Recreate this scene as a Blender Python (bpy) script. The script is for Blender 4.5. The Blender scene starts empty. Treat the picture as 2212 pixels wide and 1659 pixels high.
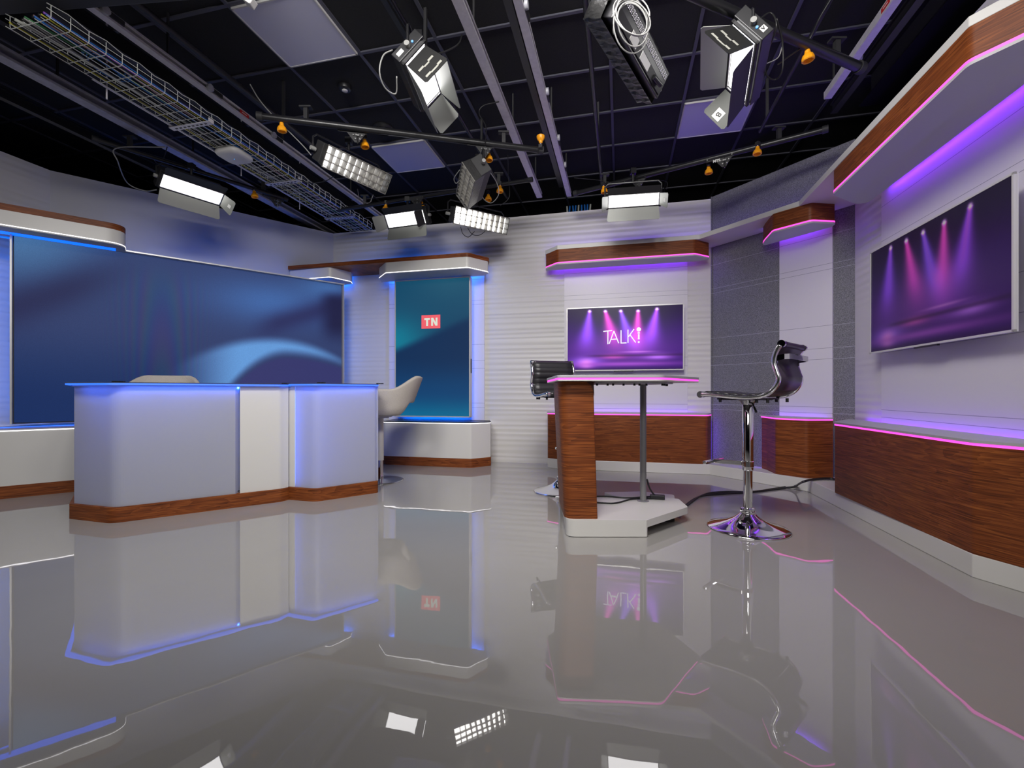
import bpy, math, random
import numpy as np
from mathutils import Vector, Matrix
random.seed(7)
SC = bpy.context.scene
COL = SC.collection
A = math.radians(13.4)
CA, SA = math.cos(A), math.sin(A)
def UV(u, v): return (u*CA+v*SA, -u*SA+v*CA)          # room frame -> world
U = Vector((CA, -SA, 0)); V = Vector((SA, CA, 0)); Z = Vector((0, 0, 1))
CAM_H = .85

# ------------------------------------------------------------------ materials
MATS = {}
def srgb(r, g, b):
    def c(x):
        x /= 255.0
        return x/12.92 if x <= .04045 else ((x+.055)/1.055)**2.4
    return (c(r), c(g), c(b), 1)
def new_mat(name):
    m = bpy.data.materials.new(name); m.use_nodes = True
    nt = m.node_tree; b = nt.nodes['Principled BSDF']
    MATS[name] = m
    return m, nt, b
def pmat(name, col, rough=.5, metal=0., spec=.5, coat=0., noise=0., nscale=20., bump=0.):
    m, nt, b = new_mat(name)
    b.inputs['Base Color'].default_value = col
    b.inputs['Roughness'].default_value = rough
    b.inputs['Metallic'].default_value = metal
    b.inputs['Specular IOR Level'].default_value = spec
    b.inputs['Coat Weight'].default_value = coat
    if noise or bump:
        tc = nt.nodes.new('ShaderNodeTexCoord'); n = nt.nodes.new('ShaderNodeTexNoise')
        n.inputs['Scale'].default_value = nscale; n.inputs['Detail'].default_value = 6
        nt.links.new(tc.outputs['Object'], n.inputs['Vector'])
        if noise:
            mx = nt.nodes.new('ShaderNodeMix'); mx.data_type = 'RGBA'
            mx.inputs[6].default_value = [c*(1-noise) for c in col[:3]]+[1]
            mx.inputs[7].default_value = [min(1, c*(1+noise)) for c in col[:3]]+[1]
            nt.links.new(n.outputs['Fac'], mx.inputs[0]); nt.links.new(mx.outputs[2], b.inputs['Base Color'])
        if bump:
            bp = nt.nodes.new('ShaderNodeBump'); bp.inputs['Strength'].default_value = bump
            bp.inputs['Distance'].default_value = .01
            nt.links.new(n.outputs['Fac'], bp.inputs['Height']); nt.links.new(bp.outputs['Normal'], b.inputs['Normal'])
    return m
def emat(name, col, strength):
    m, nt, b = new_mat(name)
    b.inputs['Base Color'].default_value = (.12, .12, .12, 1)
    b.inputs['Emission Color'].default_value = col
    b.inputs['Emission Strength'].default_value = strength
    return m
def mnode(nt, op, a=None, b=None, c=None):
    n = nt.nodes.new('ShaderNodeMath'); n.operation = op
    for i, x in enumerate((a, b, c)):
        if x is None: continue
        if isinstance(x, (int, float)): n.inputs[i].default_value = x
        else: nt.links.new(x, n.inputs[i])
    return n.outputs[0]

def wood_mat():
    m, nt, b = new_mat('walnut_veneer')
    tc = nt.nodes.new('ShaderNodeTexCoord')
    mp = nt.nodes.new('ShaderNodeMapping'); mp.inputs['Scale'].default_value = (.55, .55, 7)
    nt.links.new(tc.outputs['Object'], mp.inputs['Vector'])
    n1 = nt.nodes.new('ShaderNodeTexNoise'); n1.inputs['Scale'].default_value = 1.7; n1.inputs['Detail'].default_value = 3
    n1.inputs['Distortion'].default_value = .6
    nt.links.new(mp.outputs[0], n1.inputs['Vector'])
    rings = mnode(nt, 'FRACT', mnode(nt, 'MULTIPLY', n1.outputs['Fac'], 14.))
    mp2 = nt.nodes.new('ShaderNodeMapping'); mp2.inputs['Scale'].default_value = (2.2, 2.2, 95)
    nt.links.new(tc.outputs['Object'], mp2.inputs['Vector'])
    n2 = nt.nodes.new('ShaderNodeTexNoise'); n2.inputs['Scale'].default_value = 2; n2.inputs['Detail'].default_value = 8
    nt.links.new(mp2.outputs[0], n2.inputs['Vector'])
    s = mnode(nt, 'ADD', mnode(nt, 'MULTIPLY', rings, .17), mnode(nt, 'MULTIPLY', n2.outputs['Fac'], 1.0))
    cr = nt.nodes.new('ShaderNodeValToRGB')
    cr.color_ramp.elements[0].position = .34; cr.color_ramp.elements[0].color = srgb(72, 34, 12)
    cr.color_ramp.elements[1].position = .85; cr.color_ramp.elements[1].color = srgb(154, 88, 40)
    e = cr.color_ramp.elements.new(.58); e.color = srgb(118, 60, 25)
    nt.links.new(s, cr.inputs[0]); nt.links.new(cr.outputs[0], b.inputs['Base Color'])
    b.inputs['Roughness'].default_value = .5; b.inputs['Specular IOR Level'].default_value = .3
    return m
def zcoord(nt):
    tc = nt.nodes.new('ShaderNodeNewGeometry'); sp = nt.nodes.new('ShaderNodeSeparateXYZ')
    nt.links.new(tc.outputs['Position'], sp.inputs[0]); return sp.outputs['Z'], tc
def rib_mat():
    m, nt, b = new_mat('ribbed_white_wall')
    z, g = zcoord(nt)
    mp = nt.nodes.new('ShaderNodeMapping'); mp.inputs['Scale'].default_value = (.25, .25, 7)
    nt.links.new(g.outputs['Position'], mp.inputs['Vector'])
    n = nt.nodes.new('ShaderNodeTexNoise'); n.inputs['Scale'].default_value = 1.; n.inputs['Detail'].default_value = 2
    nt.links.new(mp.outputs[0], n.inputs['Vector'])
    ph = mnode(nt, 'ADD', mnode(nt, 'MULTIPLY', z, 2*math.pi/.062), mnode(nt, 'MULTIPLY', n.outputs['Fac'], 9.))
    w = mnode(nt, 'SINE', ph)
    mp2 = nt.nodes.new('ShaderNodeMapping'); mp2.inputs['Scale'].default_value = (.8, .8, 1.7)
    nt.links.new(g.outputs['Position'], mp2.inputs['Vector'])
    n3 = nt.nodes.new('ShaderNodeTexNoise'); n3.inputs['Scale'].default_value = 1.; n3.inputs['Detail'].default_value = 1
    nt.links.new(mp2.outputs[0], n3.inputs['Vector'])
    mr = nt.nodes.new('ShaderNodeMapRange'); mr.inputs[1].default_value = .36; mr.inputs[2].default_value = .62; mr.inputs[3].default_value = .12
    nt.links.new(n3.outputs['Fac'], mr.inputs[0])
    amp = mnode(nt, 'MULTIPLY', w, mnode(nt, 'MULTIPLY', mr.outputs[0], n.outputs['Fac']))
    bp = nt.nodes.new('ShaderNodeBump'); bp.inputs['Strength'].default_value = 1.; bp.inputs['Distance'].default_value = .0046
    nt.links.new(amp, bp.inputs['Height']); nt.links.new(bp.outputs['Normal'], b.inputs['Normal'])
    b.inputs['Base Color'].default_value = (.62, .605, .58, 1); b.inputs['Roughness'].default_value = .42
    return m
LINES = (2.25, 1.99, 1.94, 1.445, 1.245, 1.148, .72, .665)
def lined_mat(name, col, linecol, rough, speckle=0.):
    m, nt, b = new_mat(name)
    z, g = zcoord(nt)
    acc = None
    for L in LINES:
        c = mnode(nt, 'COMPARE', z, L, .0016)
        acc = c if acc is None else mnode(nt, 'MAXIMUM', acc, c)
    mx = nt.nodes.new('ShaderNodeMix'); mx.data_type = 'RGBA'
    mx.inputs[6].default_value = col; mx.inputs[7].default_value = linecol
    nt.links.new(acc, mx.inputs[0])
    if speckle:
        n = nt.nodes.new('ShaderNodeTexNoise'); n.inputs['Scale'].default_value = 160; n.inputs['Detail'].default_value = 4
        nt.links.new(g.outputs['Position'], n.inputs['Vector'])
        m2 = nt.nodes.new('ShaderNodeMix'); m2.data_type = 'RGBA'
        m2.inputs[6].default_value = [c*(1-speckle) for c in col[:3]]+[1]
        m2.inputs[7].default_value = [c*(1+speckle) for c in col[:3]]+[1]
        cr = nt.nodes.new('ShaderNodeMapRange'); cr.inputs[1].default_value = .35; cr.inputs[2].default_value = .65
        nt.links.new(n.outputs['Fac'], cr.inputs[0]); nt.links.new(cr.outputs[0], m2.inputs[0])
        nt.links.new(m2.outputs[2], mx.inputs[6])
    nt.links.new(mx.outputs[2], b.inputs['Base Color'])
    b.inputs['Roughness'].default_value = rough
    return m
def floor_mat():
    m, nt, b = new_mat('glossy_grey_epoxy')
    g = nt.nodes.new('ShaderNodeNewGeometry')
    n = nt.nodes.new('ShaderNodeTexNoise'); n.inputs['Scale'].default_value = 1.6; n.inputs['Detail'].default_value = 3
    nt.links.new(g.outputs['Position'], n.inputs['Vector'])
    n2 = nt.nodes.new('ShaderNodeTexNoise'); n2.inputs['Scale'].default_value = 14; n2.inputs['Detail'].default_value = 2
    nt.links.new(g.outputs['Position'], n2.inputs['Vector'])
    mx = nt.nodes.new('ShaderNodeMix'); mx.data_type = 'RGBA'
    mx.inputs[6].default_value = (.35, .34, .32, 1); mx.inputs[7].default_value = (.39, .378, .355, 1)
    nt.links.new(n.outputs['Fac'], mx.inputs[0]); nt.links.new(mx.outputs[2], b.inputs['Base Color'])
    h = mnode(nt, 'ADD', mnode(nt, 'MULTIPLY', n.outputs['Fac'], 1.), mnode(nt, 'MULTIPLY', n2.outputs['Fac'], .035))
    bp = nt.nodes.new('ShaderNodeBump'); bp.inputs['Strength'].default_value = 1.; bp.inputs['Distance'].default_value = .0011
    nt.links.new(h, bp.inputs['Height']); nt.links.new(bp.outputs['Normal'], b.inputs['Normal'])
    b.inputs['Roughness'].default_value = .012
    b.inputs['IOR'].default_value = 1.85
    return m
def frosted_mat():
    m, nt, b = new_mat('frosted_acrylic')
    out = nt.nodes['Material Output']
    d = nt.nodes.new('ShaderNodeBsdfDiffuse'); d.inputs[0].default_value = (.60, .61, .66, 1)
    t = nt.nodes.new('ShaderNodeBsdfTranslucent'); t.inputs[0].default_value = (.85, .87, .95, 1)
    mx = nt.nodes.new('ShaderNodeMixShader'); mx.inputs[0].default_value = .5
    g = nt.nodes.new('ShaderNodeBsdfGlossy'); g.inputs['Roughness'].default_value = .35
    mx2 = nt.nodes.new('ShaderNodeMixShader'); mx2.inputs[0].default_value = .06
    nt.links.new(d.outputs[0], mx.inputs[1]); nt.links.new(t.outputs[0], mx.inputs[2])
    nt.links.new(mx.outputs[0], mx2.inputs[1]); nt.links.new(g.outputs[0], mx2.inputs[2])
    nt.links.new(mx2.outputs[0], out.inputs[0])
    return m
def screen_mat(name, strength, grain=0.):
    m, nt, b = new_mat(name)
    a = nt.nodes.new('ShaderNodeVertexColor'); a.layer_name = 'picture'
    b.inputs['Base Color'].default_value = (.01, .01, .012, 1)
    b.inputs['Roughness'].default_value = .25 if not grain else .6
    b.inputs['Specular IOR Level'].default_value = .12
    col = a.outputs['Color']
    if grain:
        g = nt.nodes.new('ShaderNodeNewGeometry')
        n = nt.nodes.new('ShaderNodeTexNoise'); n.inputs['Scale'].default_value = 190; n.inputs['Detail'].default_value = 3
        nt.links.new(g.outputs['Position'], n.inputs['Vector'])
        s = mnode(nt, 'MULTIPLY_ADD', n.outputs['Fac'], grain*2, 1-grain)
        vm = nt.nodes.new('ShaderNodeVectorMath'); vm.operation = 'SCALE'
        nt.links.new(col, vm.inputs[0]); nt.links.new(s, vm.inputs['Scale']); col = vm.outputs[0]
    nt.links.new(col, b.inputs['Emission Color']); b.inputs['Emission Strength'].default_value = strength
    return m

WOOD = wood_mat(); RIB = rib_mat(); FLOOR = floor_mat(); FROST = frosted_mat()
PANEL = lined_mat('glossy_white_panel', (.64, .62, .64, 1), (.25, .25, .28, 1), .36)
GREYFAB = lined_mat('grey_speckled_panel', (.17, .17, .18, 1), (.40, .40, .44, 1), .45, .45)
SMOOTH = pmat('smooth_painted_wall', (.46, .46, .50, 1), .5)
WHITE = pmat('white_lacquer', (.66, .65, .62, 1), .38)
SOFFIT = pmat('light_grey_soffit', (.5, .5, .51, 1), .5)
LGREY = pmat('light_grey_laminate', (.42, .41, .44, 1), .35)
BLACKW = pmat('black_acoustic_wall', (.008, .009, .011, 1), .9, noise=.6, nscale=60)
BLACKC = pmat('black_ceiling_tile', (.013, .013, .014, 1), .9, noise=.5, nscale=90)
BLKMET = pmat('black_painted_metal', (.012, .012, .014, 1), .35)
BLKMAT = pmat('black_matt_metal', (.02, .02, .022, 1), .6)
TBAR = pmat('grey_grid_bar', (.075, .075, .10, 1), .5)
GALV = pmat('galvanised_steel', (.66, .64, .68, 1), .5, .15, noise=.18, nscale=30)
GALVD = pmat('dull_galvanised_steel', (.45, .45, .50, 1), .5, .15, noise=.35, nscale=24)
WIRE = pmat('zinc_wire', (.78, .80, .74, 1), .4, .1)
CHROME = pmat('chrome', (.82, .82, .84, 1), .06, 1.)
RAILST = pmat('polished_steel', (.86, .86, .88, 1), .17, 1.)
STEEL = pmat('brushed_steel', (.5, .5, .5, 1), .25, 1.)
GREYPOLE = pmat('grey_powder_coat', (.25, .25, .26, 1), .35, .3)
LEATHER = pmat('black_leather', (.022, .021, .024, 1), .35, bump=.15, nscale=250)
LEATHERB = pmat('purple_black_leather', (.035, .022, .042, 1), .35, bump=.15, nscale=250)
FABRIC = pmat('oatmeal_wool', (.50, .46, .41, 1), .9, noise=.22, nscale=220, bump=.6)
WHITEP = pmat('white_powder_coat', (.62, .60, .55, 1), .35)
PLASTIC = pmat('off_white_plastic', (.60, .59, .58, 1), .45)
ORANGE = pmat('orange_plastic', (1.0, .40, .01, 1), .4)
RUBBER = pmat('black_rubber', (.012, .012, .013, 1), .45)
DOOR = pmat('barn_door_metal', (.30, .31, .285, 1), .4, .2)
DOORM = pmat('barn_door_darkened_metal', (.10, .105, .095, 1), .5, .1)  # same door metal, colour darkened to offset the glare of its own lamp
DOORB = pmat('barn_door_black', (.02, .02, .02, 1), .4, .1)
TAPE = pmat('grey_tape_residue', (.33, .33, .29, 1), .8)
CLOTH = pmat('black_light_skirt', (.03, .03, .03, 1), .38, bump=.5, nscale=30)
CRATE = pmat('silver_crate_fabric', (.20, .19, .17, 1), .6, noise=.2, nscale=60)
PAPER = pmat('white_sticker', (.75, .75, .72, 1), .6)
INK = pmat('black_ink', (.01, .01, .01, 1), .6)
RED = pmat('red_label', (.6, .02, .02, 1), .5)
GLASS = pmat('dark_glass_top', (.05, .06, .08, 1), .05, spec=.8)
CEILP = pmat('white_ceiling_panel', (.58, .58, .72, 1), .5)
FRAMEW = pmat('silver_white_bezel', (.62, .61, .60, 1), .3, .2)
DARKSIDE = pmat('dark_walnut_edge', srgb(62, 22, 12), .5)
BLUECAB = pmat('blue_cable', (.02, .16, .55, 1), .4)
WHITECAB = pmat('white_cable', (.55, .57, .52, 1), .4)
PURPCAB = pmat('purple_cable', (.28, .08, .55, 1), .4)
YELCAB = pmat('yellow_cable', (.55, .5, .03, 1), .4)
PINKCAB = pmat('pink_cable', (.5, .3, .32, 1), .4)
GREENCAB = pmat('green_cable', (.05, .22, .08, 1), .4)
GREYCAB = pmat('grey_cable', (.28, .28, .27, 1), .4)
E_WHITE = emat('white_led_strip', (1, .97, 1, 1), 2.2)
E_PINK = emat('pink_led_strip', (1, .06, .62, 1), 1.5)
E_PURPLE = emat('purple_led_tape', (.15, .03, 1, 1), 24)
E_PURPLE2 = emat('soft_purple_led_tape', (.15, .03, 1, 1), 13)
E_BLUE2 = emat('soft_blue_led_tape', (.0, .15, 1, 1), 16)
E_BLUE = emat('blue_led_tape', (.0, .13, 1, 1), 42)
E_BLUEE = emat('blue_edge_light', (.0, .10, 1, 1), 2.0)
E_BLUEI = emat('blue_inner_light', (.03, .14, 1, 1), 38)
E_FACE = emat('lit_diffuser', (1, .98, .98, 1), 5)
E_FACE2 = emat('bright_diffuser', (1, .97, .93, 1), 9)
E_TEXT = emat('glowing_lettering', (.85, .82, 1, 1), 1.0)
E_RED = emat('red_logo_block', srgb(240, 60, 78), .9)
E_LOGO = emat('logo_lettering', srgb(225, 232, 215), .85)
E_DOT = emat('small_indicator', (.05, .4, 1, 1), 1.2)

# ------------------------------------------------------------------ mesh builder
class MB:
    def __init__(s): s.v = []; s.f = []
    def add(s, vs, fs):
        o = len(s.v); s.v += [tuple(x) for x in vs]; s.f += [tuple(i+o for i in f) for f in fs]; return s
    def box(s, c, size, M=None):
        hx, hy, hz = size[0]/2, size[1]/2, size[2]/2
        vs = [Vector((x, y, z)) for x in (-hx, hx) for y in (-hy, hy) for z in (-hz, hz)]
        if M is not None: vs = [M @ v for v in vs]
        vs = [v+Vector(c) for v in vs]
        return s.add(vs, [(0, 1, 3, 2), (4, 6, 7, 5), (0, 4, 5, 1), (2, 3, 7, 6), (0, 2, 6, 4), (1, 5, 7, 3)])
    def prism(s, poly, z0, z1):
        n = len(poly)
        ar = sum(poly[i][0]*poly[(i+1) % n][1]-poly[(i+1) % n][0]*poly[i][1] for i in range(n))
        if ar < 0: poly = poly[::-1]
        vs = [(p[0], p[1], z0) for p in poly]+[(p[0], p[1], z1) for p in poly]
        fs = [tuple(range(n))[::-1], tuple(range(n, 2*n))]+[(i, (i+1) % n, n+(i+1) % n, n+i) for i in range(n)]
        return s.add(vs, fs)
    def bar(s, a, b, w, h, up=Z):
        a, b = Vector(a), Vector(b); d = (b-a).normalized()
        side = d.cross(up)
        if side.length < 1e-4: side = d.cross(Vector((1, 0, 0)))
        side.normalize(); u2 = side.cross(d).normalized()
        M = Matrix((side, d, u2)).transposed()
        return s.box((a+b)/2, (w, (b-a).length, h), M)
    def tube(s, pts, r, n=8, closed=False, cap=True):
        pts = [Vector(p) for p in pts]; m = len(pts); vs = []; nrm = None
        for i, p in enumerate(pts):
            if closed: t = (pts[(i+1) % m]-pts[i-1])
            else: t = pts[min(i+1, m-1)]-pts[max(i-1, 0)]
            if t.length < 1e-9: t = Vector((0, 0, 1))
            t.normalize()
            if nrm is None:
                nrm = t.orthogonal().normalized()
            else:
                nrm = (nrm-t*nrm.dot(t))
                nrm = nrm.normalized() if nrm.length > 1e-6 else t.orthogonal().normalized()
            bn = t.cross(nrm)
            rr = r[i] if isinstance(r, (list, tuple)) else r
            for k in range(n):
                a = 2*math.pi*k/n; vs.append(p+nrm*math.cos(a)*rr+bn*math.sin(a)*rr)
        fs = []
        for i in range(m if closed else m-1):
            j = (i+1) % m
            for k in range(n):
                k2 = (k+1) % n; fs.append((i*n+k, i*n+k2, j*n+k2, j*n+k))
        if cap and not closed: fs += [tuple(range(n))[::-1], tuple((m-1)*n+k for k in range(n))]
        return s.add(vs, fs)
    def lathe(s, prof, c, n=32, M=None):
        vs = []; fs = []; m = len(prof)
        for (r, z) in prof:
            for k in range(n):
                a = 2*math.pi*k/n; v = Vector((r*math.cos(a), r*math.sin(a), z))
                if M is not None: v = M @ v
                vs.append(v+Vector(c))
        for i in range(m-1):
            for k in range(n):
                k2 = (k+1) % n; fs.append((i*n+k, i*n+k2, (i+1)*n+k2, (i+1)*n+k))
        fs += [tuple(range(n))[::-1], tuple((m-1)*n+k for k in range(n))]
        return s.add(vs, fs)
    def strip(s, pts, w, h, up):        # flat strip of constant section through pts
        pts = [Vector(p) for p in pts]; m = len(pts); up = Vector(up); vs = []
        for i, p in enumerate(pts):
            t = (pts[min(i+1, m-1)]-pts[max(i-1, 0)]).normalized(); nn = up.cross(t).normalized()
            for a, b in ((-1, -1), (1, -1), (1, 1), (-1, 1)): vs.append(p+up*a*w/2+nn*b*h/2)
        fs = [(0, 3, 2, 1), ((m-1)*4, (m-1)*4+1, (m-1)*4+2, (m-1)*4+3)]
        for i in range(m-1):
            for k in range(4): fs.append((i*4+k, i*4+(k+1) % 4, (i+1)*4+(k+1) % 4, (i+1)*4+k))
        return s.add(vs, fs)

def link(name, data, parent=None):
    o = bpy.data.objects.new(name, data); COL.objects.link(o)
    if parent: o.parent = parent
    return o
def obj(name, mb, mat, parent=None, world=True, smooth=False, bevel=0., label=None):
    vs = mb.v
    if parent and world:
        Mi = parent_matrix(parent).inverted(); vs = [Mi @ Vector(v) for v in vs]
    me = bpy.data.meshes.new(name); me.from_pydata([tuple(v) for v in vs], [], mb.f); me.update()
    me.materials.append(mat)
    o = link(name, me, parent)
    if smooth:
        me.shade_smooth()
        if smooth == 'auto': me.set_sharp_from_angle(angle=math.radians(35))
    if bevel:
        b = o.modifiers.new('bevel', 'BEVEL'); b.width = bevel; b.segments = 2; b.limit_method = 'ANGLE'
    if label: o['label'] = label
    return o
def parent_matrix(p):
    M = p.matrix_basis.copy()
    while p.parent: p = p.parent; M = p.matrix_basis @ M
    return M
def thing(name, label, cat, loc=(0, 0, 0), rotz=0., group=None, M=None):
    o = link(name, None)
    o.matrix_basis = M if M is not None else Matrix.Translation(loc) @ Matrix.Rotation(rotz, 4, 'Z')
    o.empty_display_size = .1
    tag(o, label, cat, group); return o
def tag(o, label, cat, group=None):
    o['label'] = label; o['category'] = cat
    if group: o['group'] = group
    return o
def single(name, mb, mat, label, cat, group=None, **k):
    return tag(obj(name, mb, mat, **k), label, cat, group)
def struct(name, mb, mat, **k):
    o = obj(name, mb, mat, **k); o['kind'] = 'structure'; return o
def copy_tree(o, parent=None):
    c = o.copy(); COL.objects.link(c)
    if parent: c.parent = parent
    for ch in [x for x in KIDS(o)]: copy_tree(ch, c)
    return c
def KIDS(o): return [x for x in bpy.data.objects if x.parent == o and x is not o]
def rpoly(pts, radii, seg=6):
    out = []; n = len(pts)
    for i in range(n):
        p = Vector(pts[i]); a = Vector(pts[i-1]); b = Vector(pts[(i+1) % n]); r = radii[i] if isinstance(radii, (list, tuple)) else radii
        if r <= 0: out.append((p.x, p.y)); continue
        d1 = (a-p).normalized(); d2 = (b-p).normalized(); ang = d1.angle(d2)
        d = min(r/math.tan(ang/2), .48*(a-p).length, .48*(b-p).length)
        s = p+d1*d; e = p+d2*d
        for k in range(seg+1):
            t = k/seg; q = s*(1-t)**2+p*2*t*(1-t)+e*t*t; out.append((q.x, q.y))
    return out
def offs(poly, d):
    n = len(poly); ar = sum(poly[i][0]*poly[(i+1) % n][1]-poly[(i+1) % n][0]*poly[i][1] for i in range(n))
    sg = 1 if ar > 0 else -1; out = []
    for i in range(n):
        a, p, b = Vector(poly[i-1]), Vector(poly[i]), Vector(poly[(i+1) % n])
        e1 = (p-a).normalized(); e2 = (b-p).normalized()
        n1 = Vector((e1.y, -e1.x))*sg; n2 = Vector((e2.y, -e2.x))*sg
        m = n1+n2
        m = m/max(m.length_squared, .3)*2 if m.length > 1e-6 else n1
        q = p+m*d; out.append((q.x, q.y))
    return out
def shade_curve(*pts, n=14):
    """smooth catmull-rom through pts"""
    P = [Vector(p) for p in pts]; P = [P[0]*2-P[1]]+P+[P[-1]*2-P[-2]]; out = []
    for i in range(1, len(P)-2):
        for k in range(n):
            t = k/n; a, b, c, d = P[i-1:i+3]
            out.append(.5*((2*b)+(c-a)*t+(2*a-5*b+4*c-d)*t*t+(3*b-a-3*c+d)*t**3))
    out.append(P[-2]); return out
def text_mb(body, size, M, bold=0., depth=.001):
    cu = bpy.data.curves.new('lettering', 'FONT'); cu.body = body; cu.size = size; cu.extrude = depth; cu.offset = bold
    cu.align_x = 'CENTER'; cu.align_y = 'CENTER'
    o = bpy.data.objects.new('lettering', cu); COL.objects.link(o)
    bpy.context.view_layer.update()
    dg = bpy.context.evaluated_depsgraph_get(); me = bpy.data.meshes.new_from_object(o.evaluated_get(dg))
    mb = MB(); mb.add([M @ v.co for v in me.vertices], [tuple(p.vertices) for p in me.polygons])
    bpy.data.objects.remove(o); bpy.data.curves.remove(cu); bpy.data.meshes.remove(me)
    return mb
def picture(name, parent, O, R, D, w, h, nx, ny, fn, mat):
    """grid mesh w x h from top-left O, right R, down D, coloured by fn(u,v)->sRGB 0..255 arrays"""
    us, vs = np.meshgrid(np.linspace(0, 1, nx), np.linspace(0, 1, ny))
    O = np.array(O); R = np.array(R); D = np.array(D)
    P = O+us[..., None]*w*R+vs[..., None]*h*D
    mb = MB(); mb.v = [tuple(p) for p in P.reshape(-1, 3)]
    mb.f = [(j*nx+i, (j+1)*nx+i, (j+1)*nx+i+1, j*nx+i+1) for j in range(ny-1) for i in range(nx-1)]
    o = obj(name, mb, mat, parent)
    rgb = np.clip(fn(us, vs), 0, 255)/255.; lin = np.where(rgb <= .04045, rgb/12.92, ((rgb+.055)/1.055)**2.4)
    at = o.data.color_attributes.new('picture', 'FLOAT_COLOR', 'POINT')
    buf = np.ones((nx*ny, 4), dtype=np.float32); buf[:, :3] = lin.reshape(-1, 3)
    at.data.foreach_set('color', buf.ravel())
    return o

# ------------------------------------------------------------------ camera
cam = bpy.data.cameras.new('camera'); co = link('camera', cam); SC.camera = co
cam.sensor_width = 36; cam.sensor_fit = 'HORIZONTAL'; cam.lens = 36*985/2212
cam.shift_y = (848-829.5)/2212; cam.clip_start = .02
co.location = (0, 0, CAM_H); co.rotation_euler = (math.radians(90), 0, 0)

# ------------------------------------------------------------------ room shell
B0 = Vector((-.034, 5.559, 0)); C1 = Vector((-2.399, 6.122, 0)); C2 = Vector((2.204, 5.026, 0))
G = Vector((.524, -.852, 0)); C3 = C2+G*1.354
LD = Vector((-.7604, -.6494, 0)); C0 = C1-LD*-2.682
NG = Vector((-.852, -.524, 0)); NL = Vector((.6494, -.7604, 0)); NR = Vector((-CA, SA, 0)); NB = -V
WT = 2.985
CEIL = 3.48
def wall_seg(name, p, q, n, z0, z1, mat, th=.05):
    p, q, n = Vector(p), Vector(q), Vector(n)
    mb = MB().prism([(p.x, p.y), (q.x, q.y), ((q-n*th).x, (q-n*th).y), ((p-n*th).x, (p-n*th).y)], z0, z1)
    return struct(name, mb, mat)
struct('floor', MB().prism([UV(-7, -3.2), UV(4.6, -3.2), UV(4.6, 7.4), UV(-7, 7.4)], -.05, 0), FLOOR)
struct('ceiling', MB().prism([UV(-7, -3.2), UV(4.6, -3.2), UV(4.6, 7.4), UV(-7, 7.4)], CEIL, CEIL+.05), BLACKC)
wall_seg('wall_back', C1, C2, NB, 0, WT, RIB)
wall_seg('wall_back_grey', C2, C3, NG, 0, WT+.02, GREYFAB)
wall_seg('wall_right', C3, C3-V*5.5, NR, 0, WT, RIB)
wall_seg('wall_left', C0, C1, NL, 0, WT, SMOOTH)
wall_seg('wall_left_ribbed', C0, C0-V*5.2, Vector((CA, -SA, 0)), 0, WT, RIB)
# black studio shell behind the set walls
for nm, a, b, n in (('wall_outer_back', UV(-7, 6.75), UV(4.4, 6.75), NB), ('wall_outer_left', UV(-6.9, -3.1), UV(-6.9, 7.2), U),
                    ('wall_outer_right', UV(3.3, -3.1), UV(3.3, 7.2), -U), ('wall_outer_front', UV(-7, -3.1), UV(4.4, -3.1), V)):
    wall_seg(nm, (a[0], a[1], 0), (b[0], b[1], 0), n, 0, CEIL, BLACKW, .08)
# black header above the set wall tops
hb = MB()
# flat glossy panels mounted on the walls
def on_wall(O, D, N, t0, t1, z0, z1, th):
    a = O+D*t0; b = O+D*t1; c = b+N*th; d = a+N*th
    return MB().prism([(a.x, a.y), (b.x, b.y), (c.x, c.y), (d.x, d.y)], z0, z1)
for O, D, N, t0, t1, z0, z1, lab in (
    (B0, U, NB, -1.60, -.31, .0, 2.39, 'glossy white lined wall panel behind the tall teal screen'),
    (B0, U, NB, .675, 2.045, .107, 2.44, 'glossy white lined wall panel behind the TALK screen'),
    (C2, G, NG, .736, 1.19, .107, 2.44, 'narrow white lined panel on the grey angled wall'),
    (C3, -V, NR, .439, 4.6, .107, 2.44, 'large white lined wall panel behind the big right screen')):
    single('wall_panel', on_wall(O, D, N, t0, t1, z0, z1, .018), PANEL, lab, 'panel')
struct('trim_1', on_wall(C2, G, NG, -.006, .006, 0, WT+.02, .012), GREYFAB)

# plinth along the talk side
def P2(O, D, N, t, off): q = O+D*t+N*off; return (q.x, q.y)
def isect(p, d, q, e):
    p, d, q, e = [Vector((x[0], x[1])) for x in (p, d, q, e)]
    t = ((q-p).x*e.y-(q-p).y*e.x)/(d.x*e.y-d.y*e.x); r = p+d*t; return (r.x, r.y)
OB = .34; OG = .30; OR = .375
bp = isect(B0+NB*OB, U, C2+NG*OG, G); gp = isect(C2+NG*OG, G, C3+NR*OR, V)
end_r = (2.117, 2.098); lr = (2.52, 1.36)
plinth = [(.36, 5.46), (.405, 5.171), (.53, 5.055), bp, gp, end_r, (2.196, 1.956), (2.46, 1.47),
          (2.33, 1.45)]
q1 = C3-V*2.48
plinth = [(.424, 5.42), (.405, 5.171), (.53, 5.062), bp, gp, end_r, (q1.x-.01, q1.y), (C3.x-.004, C3.y), (C2.x-.004, C2.y-.006)]
po = struct('trim_2', MB().prism(plinth, 0, .107), WHITE, bevel=.004)
struct('trim_3', MB().prism(offs(plinth, -.008), -.001, .004), INK)

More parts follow.
